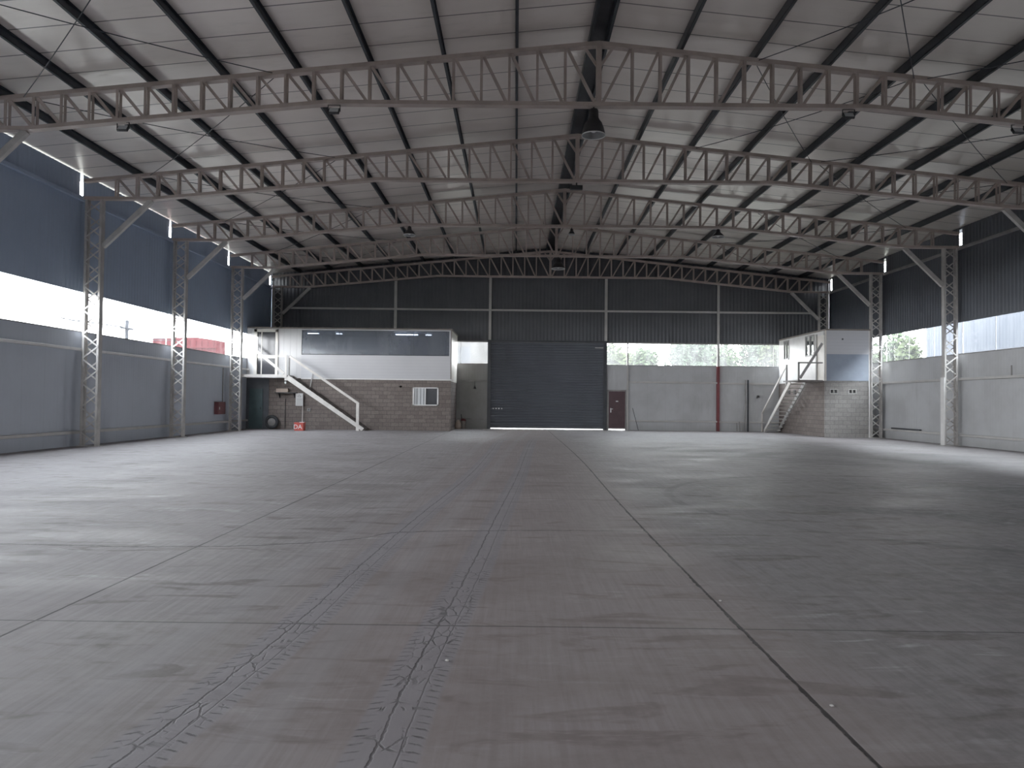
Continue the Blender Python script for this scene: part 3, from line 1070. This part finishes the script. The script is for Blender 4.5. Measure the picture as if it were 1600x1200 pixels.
obj('handrail', b, M['stair_white'], ls)
obj('newel_post', bx(-9.76, -9.62, 36.85, 36.91, 0, 1.40), M['stair_white'], ls)
obj('landing_post', bx(-13.34, -13.24, 36.85, 36.91, 2.45, 3.72), M['stair_white'], ls)
obj('landing_post', bx(-13.20, -13.13, 36.95, 37.01, 2.66, 3.70), M['stair_grey'], ls)
obj('landing_rail', bx(-14.7, -13.30, 36.86, 36.90, 3.62, 3.71), M['stair_white'], ls)
b = bmesh.new()
bar(b, (-15.50, 36.88, 4.46), (-13.38, 36.88, 2.80), .13, .05)
obj('diagonal_brace', b, M['stair_white'], ls)
b = bmesh.new()
bar(b, (-12.30, 37.70, 2.15), (-12.15, 37.70, 2.95), .04, .04)
obj('rear_baluster', b, M['stair_grey'], ls)

# ------------------------------------------------------------------ right office
YR, RX0, RX1 = 35.2, 12.78, 14.86
ro = empty('mezzanine_office', (13.8, 38.3, 0), 'small narrow two storey office at back right with a blue grey panel band', 'office')
b = bmesh.new()
for x0, x1, z0, z1 in ((RX0, 12.99, 0, 2.68), (13.37, 13.87, 0, 2.68), (14.25, RX1, 0, 2.68), (12.99, 13.37, 0, 2.075), (12.99, 13.37, 2.285, 2.68), (13.87, 14.25, 0, 2.075), (13.87, 14.25, 2.285, 2.68)):
    box(b, x0, x1, YR, YR + .15, z0, z1)
obj('block_wall', b, M['block_grey'], ro)
obj('side_block_wall', bx(RX0, RX0 + .15, YR + .15, YB - .1, 0, 2.68), M['block'], ro)
for xa, xb in ((12.99, 13.37), (13.87, 14.25)):
    v = obj('vent', bx(xa, xb, YR + .08, YR + .1, 2.075, 2.285), M['black'], ro)
    fb = bmesh.new()
    for x0, x1, z0, z1 in ((xa, xa + .03, 2.075, 2.285), (xb - .03, xb, 2.075, 2.285), (xa, xb, 2.075, 2.10), (xa, xb, 2.26, 2.285), ((xa + xb) / 2 - .015, (xa + xb) / 2 + .015, 2.075, 2.285)):
        box(fb, x0, x1, YR - .01, YR + .08, z0, z1)
    obj('vent_frame', fb, M['girt'], v)
for ya, yb in ((38.9, 39.2), (39.7, 40.0)):
    obj('vent', bx(RX0 - .02, RX0 + .01, ya, yb, 2.08, 2.29), M['black'], ro)
obj('blue_panel', bx(RX0, RX1, YR - .03, YR + .07, 2.68, 3.94), M['blue_panel'], ro)
obj('white_siding', bx(RX0, RX1, YR - .03, YR + .07, 3.94, 5.06), M['siding'], ro)
obj('corner_trim', bx(RX0 - .03, RX0 + .03, YR - .045, YR + .01, 2.68, 5.06), M['cream'], ro)
obj('edge_trim', bx(RX1 - .06, RX1 + .0, YR - .045, YR - .03, 0.02, 5.06), M['white_paint'], ro)
obj('roof', bx(RX0 - .03, RX1 + .0, YR - .08, YB - .1, 5.06, 5.13), M['roof_edge'], ro)
obj('upper_floor', bx(RX0 + .16, RX1, YR + .16, YB - .12, 2.58, 2.68), M['dark_in'], ro)
b = bmesh.new()
for y0, y1, z0, z1 in ((40.65, YB - .1, 2.68, 5.06), (39.88, 40.65, 2.68, 3.98), (37.62, 39.88, 2.68, 5.06), (36.5, 37.62, 2.68, 3.94),
                       (39.88, 40.65, 4.98, 5.06), (36.5, 37.62, 4.98, 5.06), (36.28, 36.5, 2.68, 5.06), (35.45, 36.28, 4.86, 5.06)):
    box(b, RX0 - .0, RX0 + .06, y0, y1, z0, z1)
obj('side_panel', b, M['white_paint'], ro)
for ya, yb in ((39.88, 40.65), (36.5, 37.62)):
    wv = obj('side_window', bx(RX0 + .03, RX0 + .036, ya, yb, 3.96, 4.98), M['pane'], ro)
    fb = bmesh.new()
    for y0, y1, z0, z1 in ((ya, ya + .05, 3.96, 4.98), (yb - .05, yb, 3.96, 4.98), ((ya + yb) / 2 - .03, (ya + yb) / 2 + .03, 3.96, 4.98), (ya, yb, 3.94, 4.0), (ya, yb, 4.93, 4.98)):
        box(fb, RX0 - .03, RX0 + .065, y0, y1, z0, z1)
    obj('window_frame', fb, M['stair_grey'], wv)
dd = obj('office_door', bx(RX0 + .0, RX0 + .05, 35.25, 36.16, 2.70, 4.86), M['cream'], ro)
fb = bmesh.new()
box(fb, RX0 - .05, RX0 + .06, 36.16, 36.28, 2.68, 4.95)
box(fb, RX0 - .05, RX0 + .06, 35.19, 35.25, 2.68, 4.95)
obj('door_frame', fb, M['stair_grey'], dd)
b = bmesh.new()
lathe(b, [(.04, -.01), (.045, 0), (.01, 0)], (13.57, YR - .035, 4.65), 12, 'y')
obj('cable_hole', b, M['black'], ro)

rs = empty('staircase', (12.3, 39.2, 0), 'grey open tread steel staircase beside the small right office', 'stairs')
for x in (11.87, 12.62):
    b = bmesh.new()
    bar(b, (x, 41.1, .0), (x, 37.25, 2.66), .24, .05, up=(1, 0, 0))
    for v in b.verts:
        if v.co.z < 0: v.co.z = 0
    obj('stringer', b, M['stair_white'] if x < 12.3 else M['stair_grey'], rs)
for i in range(13):
    q = (i + .6) / 13.2
    y, zt = 41.1 - 3.85 * q, 2.66 * q
    o = obj('tread', bx(11.90, 12.62, y - .13, y + .13, zt, zt + .04), M['tread_light'], rs)
    obj('tread_bracket', bx(12.52, 12.67, y - .10, y + .10, zt - .035, zt + .0), M['white_paint'], o)
obj('landing', bx(11.50, RX0 - .10, 35.24, 37.20, 2.64, 2.71), M['tread'], rs)
b = bmesh.new()
bar(b, (11.85, 41.45, 1.0), (11.85, 37.70, 3.52), .10, .05, up=(1, 0, 0))
obj('handrail', b, M['stair_white'], rs)
obj('newel_post', bx(11.82, 11.88, 41.38, 41.48, 0, 1.06), M['stair_white'], rs)
obj('rail_post', bx(11.81, 11.89, 37.65, 37.75, 2.5, 3.55), M['stair_grey'], rs)
obj('landing_post', bx(11.50, 11.58, 35.24, 35.32, 2.66, 3.56), M['stair_grey'], rs)
obj('landing_rail', bx(11.50, RX0 - .10, 35.24, 35.30, 3.49, 3.56), M['stair_grey'], rs)
b = bmesh.new()
bar(b, (RX0 - .15, 35.22, 4.45), (11.58, 35.22, 2.78), .12, .05)
obj('diagonal_brace', b, M['stair_grey'], rs)

# ------------------------------------------------------------------ small things
# red box with pale letters
rb = empty('metal_box', (-12.38, 36.3, 0), 'small red box with pale letters on the floor under the left staircase', 'box')
obj('case', bx(-12.60, -12.16, 36.12, 36.5, 0, .36), M['red_box'], rb, bevel=.012)
obj('lid', bx(-12.615, -12.145, 36.105, 36.515, .355, .40), M['red_box'], rb, bevel=.01)
o = obj('paper_sheet', bx(-12.36, -12.14, 36.13, 36.3, .40, .425), M['paper'], rb)
fc = bpy.data.curves.new('lettering', 'FONT')
fc.body = 'DA'
fc.size = .30
fc.align_x = 'CENTER'
fc.extrude = .002
fc.materials.append(M['paper'])
fo = bpy.data.objects.new('lettering_curve', fc)
COL.objects.link(fo)
lm = bpy.data.meshes.new_from_object(fo.evaluated_get(bpy.context.evaluated_depsgraph_get()))
bpy.data.objects.remove(fo)
fo = bpy.data.objects.new('lettering', lm)
COL.objects.link(fo)
fo.parent = rb
fo.location = (-.05, -.187, .09)
fo.rotation_euler = (math.pi / 2, 0, 0)

# notice board on its pole
nb = empty('notice_board', (-12.8, YO - .15, 0), 'small white notice board on a thin pole under the left staircase', 'sign')
obj('board', bx(-13.0, -12.63, YO - .17, YO - .15, 1.20, 1.83), M['sign_white'], nb)
b = bmesh.new()
for k in range(5):
    zz = 1.54 - .07 * k
    box(b, -12.96, -12.68, YO - .174, YO - .17, zz - .012, zz + .008)
obj('text_line', b, M['girt_dark'], nb)
b = bmesh.new()
for k in range(3):
    a = math.pi / 2 + 2 * math.pi * k / 3
    a2 = a + 2 * math.pi / 3
    bar(b, (-12.82 + .10 * math.cos(a), YO - .172, 1.69 + .08 * math.sin(a)), (-12.82 + .10 * math.cos(a2), YO - .172, 1.69 + .08 * math.sin(a2)), .02, .004)
obj('pictogram', b, M['girt_dark'], nb)
obj('pole', tube(bmesh.new(), [(-12.66, YO - .14, 0), (-12.64, YO - .14, 1.85)], .016, 8), M['stair_white'], nb)

# wall shelf and carton
sh = empty('wall_shelf', (-13.6, YO, 1.86), 'dark wall shelf on brackets under the stair landing', 'shelf')
obj('board', bx(-14.05, -12.95, YO - .30, YO - .005, 1.83, 1.87), M['black'], sh)
for x in (-13.85, -13.1):
    b = bmesh.new()
    prism(b, [(YO - .005, 1.83), (YO - .27, 1.83), (YO - .005, 1.58)], 'x', x - .02, x + .02)
    obj('bracket', b, M['black'], sh)
thing('carton', bx(-13.97, -13.37, YO - .28, YO - .04, 1.872, 2.06), M['tan'], 'long tan carton lying on the dark wall shelf', 'box', bevel=.008)

# tyre leaning on the wall
ty = empty('tyre', (-14.2, YO - .15, .36), 'dark tyre leaning on the block wall under the landing', 'tyre')
b = bmesh.new()
prof = []
for k in range(17):
    a = 2 * math.pi * k / 16
    prof.append((.275 + .085 * math.cos(a), .09 * math.sin(a)))
lathe(b, prof, (-14.2, YO - .15, .362), 32, 'y')
obj('tread_ring', b, M['rubber'], ty, smooth=True)
b = bmesh.new()
lathe(b, [(.20, -.03), (.19, -.05), (.10, -.02), (.07, -.05), (.01, -.05)], (-14.2, YO - .15, .362), 24, 'y')
obj('wheel_rim', b, M['girt_dark'], ty, smooth=True)

# conduit and switch on the block wall
thing('conduit', tube(bmesh.new(), [(-13.56, YO - .02, .05), (-13.56, YO - .02, 1.56)], .018, 8), M['black'],
      'thin dark conduit on the block wall right of the tyre', 'pipe')
sb_ = empty('switch_box', (-12.35, YO - .02, 1.0), 'small grey switch box on the block wall right of the notice pole', 'switch box')
obj('case', bx(-12.45, -12.27, YO - .05, YO - .001, .92, 1.08), M['girt_dark'], sb_, bevel=.006)
obj('switch', bx(-12.38, -12.34, YO - .065, YO - .05, .97, 1.03), M['black'], sb_)
# bulkhead lamp hanging at the landing corner
bl = empty('bulkhead_lamp', (-13.29, 36.88, 2.36), 'small white lamp at the corner under the stair landing', 'lamp')
b = bmesh.new()
bmesh.ops.create_uvsphere(b, u_segments=16, v_segments=10, radius=.055)
for v in b.verts: v.co.z *= 1.35
bmesh.ops.translate(b, verts=b.verts, vec=(-13.29, 36.88, 2.35))
obj('lamp_glass', b, M['paper'], bl, smooth=True)
obj('lamp_base', tube(bmesh.new(), [(-13.29, 36.88, 2.40), (-13.29, 36.88, 2.449)], .04, 12), M['black'], bl)

# fire hose cabinet on the left wall
fcab = empty('fire_cabinet', (-W + .1, 34.25, .8), 'dark red fire cabinet on the left wall near the stairs', 'cabinet')
obj('case', bx(-W + .0005, -W + .18, 33.82, 34.70, .80, 1.37), M['red_dark'], fcab, bevel=.01)
obj('door', bx(-W + .18, -W + .195, 33.86, 34.66, .84, 1.33), M['red_dark'], fcab)
obj('handle', bx(-W + .195, -W + .22, 33.92, 33.96, 1.02, 1.14), M['chrome'], fcab)
thing('conduit', tube(bmesh.new(), [(-W + .03, 34.72, 1.37), (-W + .03, 34.72, 2.96)], .025, 8), M['girt_dark'], 'vertical conduit above the red fire cabinet on the left wall', 'pipe')

# bucket with rags beside the left office
bk = empty('bucket', (-4.78, 41.2, 0), 'grey bucket with red rags and a handle stick beside the left office', 'bucket')
b = bmesh.new()
lathe(b, [(.01, .0), (.13, 0), (.175, .42), (.185, .43), (.165, .42), (.12, .03), (.01, .03)], (-4.75, 41.2, 0), 24)
obj('pail', b, M['bucket'], bk, smooth=True)
b = bmesh.new()
bmesh.ops.create_icosphere(b, subdivisions=3, radius=.15)
for v in b.verts:
    v.co *= 1 + .25 * math.sin(9 * v.co.x + 5 * v.co.y) * math.cos(11 * v.co.z)
    v.co.z *= .7
bmesh.ops.translate(b, verts=b.verts, vec=(-4.77, 41.2, .46))
obj('rag', b, M['red_dark'], bk, smooth=True)
obj('stick', tube(bmesh.new(), [(-4.78, 41.2, .05), (-4.86, 41.15, .80)], .02, 8), M['black'], bk)
sk = bmesh.new()
for k in range(10):
    a0 = random.uniform(0, 6.28)
thing('sack', lathe(sk, [(.01, 0), (.15, 0), (.17, .12), (.15, .32), (.09, .42), (.05, .50), (.01, .51)], (-4.985, 40.72, 0), 20), M['tan'],
      'slumped tan sack in front of the grey bucket by the office wall', 'sack', smooth=True)
# pendant on cord left of shutter
hk = empty('pull_cord', (-4.14, YB - .1, 2.3), 'cord with dark knob hanging from the rail left of the shutter', 'cord')
obj('cord', tube(bmesh.new(), [(-4.14, YB - .09, 2.62), (-4.14, YB - .09, 2.35)], .012, 6), M['black'], hk)
b = bmesh.new()
lathe(b, [(.01, .14), (.03, .12), (.075, .02), (.06, 0), (.01, 0)], (-4.14, YB - .09, 2.22), 14)
obj('knob', b, M['black'], hk, smooth=True)
# leaning stick, pole, planks
thing('stick', tube(bmesh.new(), [(4.93, YB - .42, .012), (4.64, YB - .19, 1.24)], .016, 8), M['black'], 'thin dark stick leaning on the back wall right of the wine door', 'stick')
po = empty('steel_bar', (11.0, YB - .2, 0), 'tall dark steel section standing against the back wall near the right stairs', 'bar')
b = bmesh.new()
box(b, 10.96, 11.06, YB - .27, YB - .26, 0, 2.87)
box(b, 11.05, 11.06, YB - .27, YB - .17, 0, 2.87)
obj('section', b, M['dark_steel'], po)
o = obj('inner_section', bx(10.86, 10.91, YB - .25, YB - .17, 0, 2.86), M['girt_dark'], po)
for k, (x, h, lab) in enumerate(((10.40, .48, 'first short offcut from the left leaning on the back wall'), (10.55, .55, 'second short offcut from the left leaning on the back wall'),
                                 (10.72, .50, 'third short offcut, next to the tall dark bar'))):
    b = bmesh.new()
    bar(b, (x, YB - .30, .012), (x + .02, YB - .19, h), .05, .02)
    thing('offcut', b, M['girt_dark'], lab, 'offcut', 'short offcuts on the back wall')
# bracket on the wall by the right stairs
wbk = empty('wall_bracket', (11.75, YB - .1, 1.95), 'small black fixture on the back wall behind the right handrail', 'fixture')
obj('arm', bx(11.55, 11.60, YB - .14, YB, 1.85, 1.90), M['black'], wbk)
b = bmesh.new()
lathe(b, [(.01, -.10), (.06, -.10), (.07, 0), (.01, 0)], (11.62, YB - .06, 1.95), 14, 'y')
obj('head', b, M['black'], wbk, smooth=True)
thing('steel_offcut', bx(W - .125, W - .03, 32.0, 34.4, .461, .53), M['dark_steel'], 'dark bar lying on the low rail of the right wall', 'bar')
b = bmesh.new()
box(b, W - .03, W, 26.2, 26.24, 2.64, 3.0)
thing('wall_pin', b, M['girt_dark'], 'short upright stub above the right wall rail near the picture edge', 'stub')
# litter on the floor
for x, y, r_, lab in ((-2.25, 4.45, .014, 'tiny white scrap on the floor right of the tyre tracks'),
                      (-.24, 5.86, .014, 'pale stone chip on the floor joint beyond the cross joint'),
                      (-.22, 3.86, .012, 'pale stone chip on the floor joint nearest the viewer')):
    b = bmesh.new()
    bmesh.ops.create_icosphere(b, subdivisions=1, radius=r_)
    for v in b.verts:
        v.co.x *= random.uniform(.7, 1.3); v.co.y *= random.uniform(.6, 1.1); v.co.z *= .5
    zmin = min(v.co.z for v in b.verts)
    bmesh.ops.translate(b, verts=b.verts, vec=(x, y, -zmin))
    thing('floor_chip', b, M['girt'], lab, 'chip', 'pale chips on the floor')

# ------------------------------------------------------------------ outside
def crown_mesh(seed, n, rx, rz):
    rnd = random.Random(seed)
    bm = bmesh.new()
    blobs = [(Vector((rnd.uniform(-.6, .6) * rx, rnd.uniform(-.6, .6) * rx, rnd.uniform(-.6, .7) * rz)), rnd.uniform(.35, .6)) for _ in range(9)]
    for _ in range(n):
        c, q = rnd.choice(blobs)
        d = Vector((rnd.gauss(0, 1), rnd.gauss(0, 1), rnd.gauss(0, 1))).normalized() * (rnd.random() ** .4) * q
        p = c + Vector((d.x * rx, d.y * rx, d.z * rz))
        u = Vector((rnd.gauss(0, 1), rnd.gauss(0, 1), rnd.gauss(0, 1))).normalized()
        w = u.orthogonal().normalized()
        a = rnd.uniform(.14, .28)
        vs = [bm.verts.new(p + u * a), bm.verts.new(p + w * a * .55), bm.verts.new(p - u * a), bm.verts.new(p - w * a * .55)]
        bm.faces.new(vs)
    return bm


def tree(x, y, h, r_, mat, seed, label):
    root = empty('tree', (x, y, 0), label, 'tree', 'trees beyond the windows')
    b = bmesh.new()
    tube(b, [(x, y, -.02), (x + .1, y, h * .3), (x - .05, y + .1, h * .62)], .16, 8)
    obj('trunk', b, M['bark'], root)
    c_ = crown_mesh(seed, 3600, r_, h * .36)
    bmesh.ops.translate(c_, verts=c_.verts, vec=(x, y, h * .62))
    obj('crown', c_, mat, root)


tr = [(5.0, 60, 6.2, 1.7, 'leaf_c', 'low tree outside, just right of the shutter through the back window'),
      (8.5, 63, 6.6, 1.8, 'leaf_a', 'rounded tree outside through the middle of the long back window'),
      (11.8, 58, 7.0, 1.8, 'leaf_b', 'darker tree outside through the back window left of the red post'),
      (15.6, 62, 7.0, 1.9, 'leaf_a', 'tree outside through the back window right of the red post'),
      (19.4, 59, 7.8, 1.9, 'leaf_c', 'tall tree outside through the back window near the right office'),
      (23.6, 64, 7.6, 2.0, 'leaf_b', 'tree outside behind the right office'),
      (25.5, 56, 7.0, 2.0, 'leaf_a', 'tree outside at the left of the right wall window'),
      (24.5, 49.8, 6.0, 1.5, 'leaf_c', 'low tree outside in the middle of the right wall window'),
      (28.3, 51.5, 8.2, 2.1, 'leaf_a', 'tall tree outside at the right of the right wall window'),
      (3.4, 70, 6.6, 2.2, 'leaf_b', 'far low tree outside, just right of the shutter'),
      (9.0, 72, 7.4, 2.4, 'leaf_c', 'far tree outside behind the middle of the back window'),
      (14.6, 71, 7.8, 2.4, 'leaf_a', 'far tree outside close to the red post'),
      (20.0, 72, 8.4, 2.4, 'leaf_b', 'far tree outside, left of the right stairs'),
      (33.5, 58, 8.0, 2.4, 'leaf_b', 'far tree outside at the middle of the right wall window'),
      (-22.5, 60, 5.4, 1.2, 'leaf_b', 'small faint tree outside right of the red shed')]
for i, (x, y, h, r_, mt, lab) in enumerate(tr):
    tree(x, y, h, r_, M[mt], 40 + i, lab)

rsd = empty('shed', (-24, 53, 0), 'red metal shed outside the left windows', 'shed')
b = bmesh.new()
prism(b, [(-26.4, -.02), (-22.1, -.02), (-22.1, 5.45), (-23.4, 5.62), (-26.4, 5.55)], 'y', 50, 51.6)
obj('wall', b, M['red_shed'], rsd)
b = bmesh.new()
for k in range(11):
    x = -26.3 + k * .4
    box(b, x, x + .05, 49.96, 50.0, 0, 5.4)
obj('rib', b, M['red_shed'], rsd)
obj('fascia', bx(-26.5, -22.0, 49.9, 50.0, 4.9, 5.0), M['red_shed'], rsd)
up = empty('utility_pole', (-22.9, 40, 0), 'utility pole outside the left window with wires', 'pole')
obj('mast', tube(bmesh.new(), [(-22.9, 40, -.02), (-22.9, 40, 5.7)], .09, 10), M['ext_pole'], up)
obj('crossarm', bx(-22.95, -22.85, 39.4, 40.6, 5.2, 5.3), M['ext_pole'], up)
for dy in (-.5, .5):
    obj('wire', tube(bmesh.new(), [(-22.9, 40 + dy, 5.3), (-23.6, 44 + dy, 4.95), (-24.3, 48 + dy, 5.3)], .02, 6), M['ext_pole'], up)
    obj('wire', tube(bmesh.new(), [(-22.9, 40 + dy, 5.3), (-21.5, 32 + dy, 4.9), (-20.5, 24 + dy, 5.3)], .02, 6), M['ext_pole'], up)

ns = empty('shed', (24, 34, 0), 'pale corrugated neighbouring shed outside the right window', 'shed')
m_, nt_, out_ = new_mat('pale_blue_corrugated')
t_ = NT(nt_)
x_, y_, z_ = t_.sep(t_.coords())
fr_ = t_.math('FRACT', t_.math('MULTIPLY', y_, 1 / 1.05))
c_ = t_.mix(t_.mapr(t_.math('ABSOLUTE', t_.math('SUBTRACT', fr_, .5)), .46, .485), (.078, .085, .10), (.063, .069, .084))
t_.bsdf(out_, c_, .8, 0, None, 0.0)
b = bmesh.new()
corrug(b, 'y', -30.0, 43.3, 22.0, 0, 9.5, 1, .25, .012)  # wall stretched far out of view to block sky light on the right
obj('wall', b, m_, ns)
b = bmesh.new()
box(b, 22.06, 30, -30.0, 43.2, -.02, 9.45)
obj('body', b, m_, ns)
ph = empty('house', (-9, 58, 0), 'pale building outside, through the small back window left of the shutter', 'house')
obj('wall', bx(-15, -3.2, 56, 64, -.02, 8.2), M['pale_house'], ph)
b = bmesh.new()
prism(b, [(-15.4, 8.2), (-2.8, 8.2), (-9.1, 10.2)], 'y', 55.6, 64.4)
obj('roof', b, M['pale_house'], ph)
for x in (-8.2, -6.2):
    obj('window', bx(x, x + .9, 55.95, 56.0, 4.2, 5.6), M['ext_pole'], ph)

# ------------------------------------------------------------------ light
SKY = 25.8
w = bpy.data.worlds.new('sky')
SC.world = w
w.use_nodes = True
nt = w.node_tree
for n_ in list(nt.nodes): nt.nodes.remove(n_)
T = NT(nt)
out = T.node('ShaderNodeOutputWorld')
bg = T.node('ShaderNodeBackground')
tc = T.node('ShaderNodeTexCoord')
zz = T.sep(tc.outputs['Generated'])[2]
T.link(T.mix(T.mapr(zz, 0, .6), (.98, .99, 1.0), (.86, .93, 1.0)), bg.inputs[0])
bg.inputs[1].default_value = SKY
T.link(bg.outputs[0], out.inputs[0])


def portal(name, loc, rot, sx, sy):
    l = bpy.data.lights.new(name, 'AREA')
    l.shape = 'RECTANGLE'
    l.size, l.size_y = sx, sy
    l.cycles.is_portal = True
    o = bpy.data.objects.new(name, l)
    COL.objects.link(o)
    o.location = loc
    o.rotation_euler = rot
    return o


L = YB - YF
zc = (WZ0 + WZ1) / 2
H2 = math.pi / 2
portal('sky_portal_left', (-W - .12, (YB + YF) / 2, zc), (0, -H2, 0), WZ1 - WZ0, L)
portal('sky_portal_right', (W + .12, (YB + YF) / 2, zc), (0, H2, 0), WZ1 - WZ0, L)
portal('sky_portal_back', (0, YB + .14, 4.23), (-H2, 0, 0), 2 * W, 1.27)
portal('sky_portal_gate', (0, YF - .05, GH / 2), (H2, 0, 0), 2 * GW, GH)

# ------------------------------------------------------------------ camera
F = 1161.738
p, yw, rl = .0231, -.005, -.0109
cp, sp, cy, sy, cr, sr = math.cos(p), math.sin(p), math.cos(yw), math.sin(yw), math.cos(rl), math.sin(rl)
f = Vector((sy * cp, cy * cp, sp))
rt = Vector((cy, -sy, 0))
upv = rt.cross(f)
r2 = rt * cr - upv * sr
u2 = rt * sr + upv * cr
cam = bpy.data.cameras.new('camera')
cam.sensor_fit = 'HORIZONTAL'
cam.sensor_width = 36
cam.lens = F / 1600 * 36
cam.clip_end = 500
co = bpy.data.objects.new('camera', cam)
COL.objects.link(co)
mw = Matrix.Identity(4)
for i in range(3):
    mw[i][0], mw[i][1], mw[i][2] = r2[i], u2[i], -f[i]
mw[0][3], mw[1][3], mw[2][3] = -1.8596, 0, 1.5483
co.matrix_world = mw
SC.camera = co

SC.view_settings.view_transform = 'Standard'
SC.view_settings.look = 'None'
SC.view_settings.exposure = 0.0
SC.view_settings.gamma = 1.2
SC.cycles.use_denoising = True
SC.cycles.max_bounces = 6
SC.cycles.diffuse_bounces = 4
SC.cycles.use_adaptive_sampling = True
SC.cycles.adaptive_threshold = 0.05
SC.cycles.glossy_bounces = 2
SC.cycles.transparent_max_bounces = 10
SC.cycles.sample_clamp_indirect = 6.0
SC.cycles.caustics_reflective = False
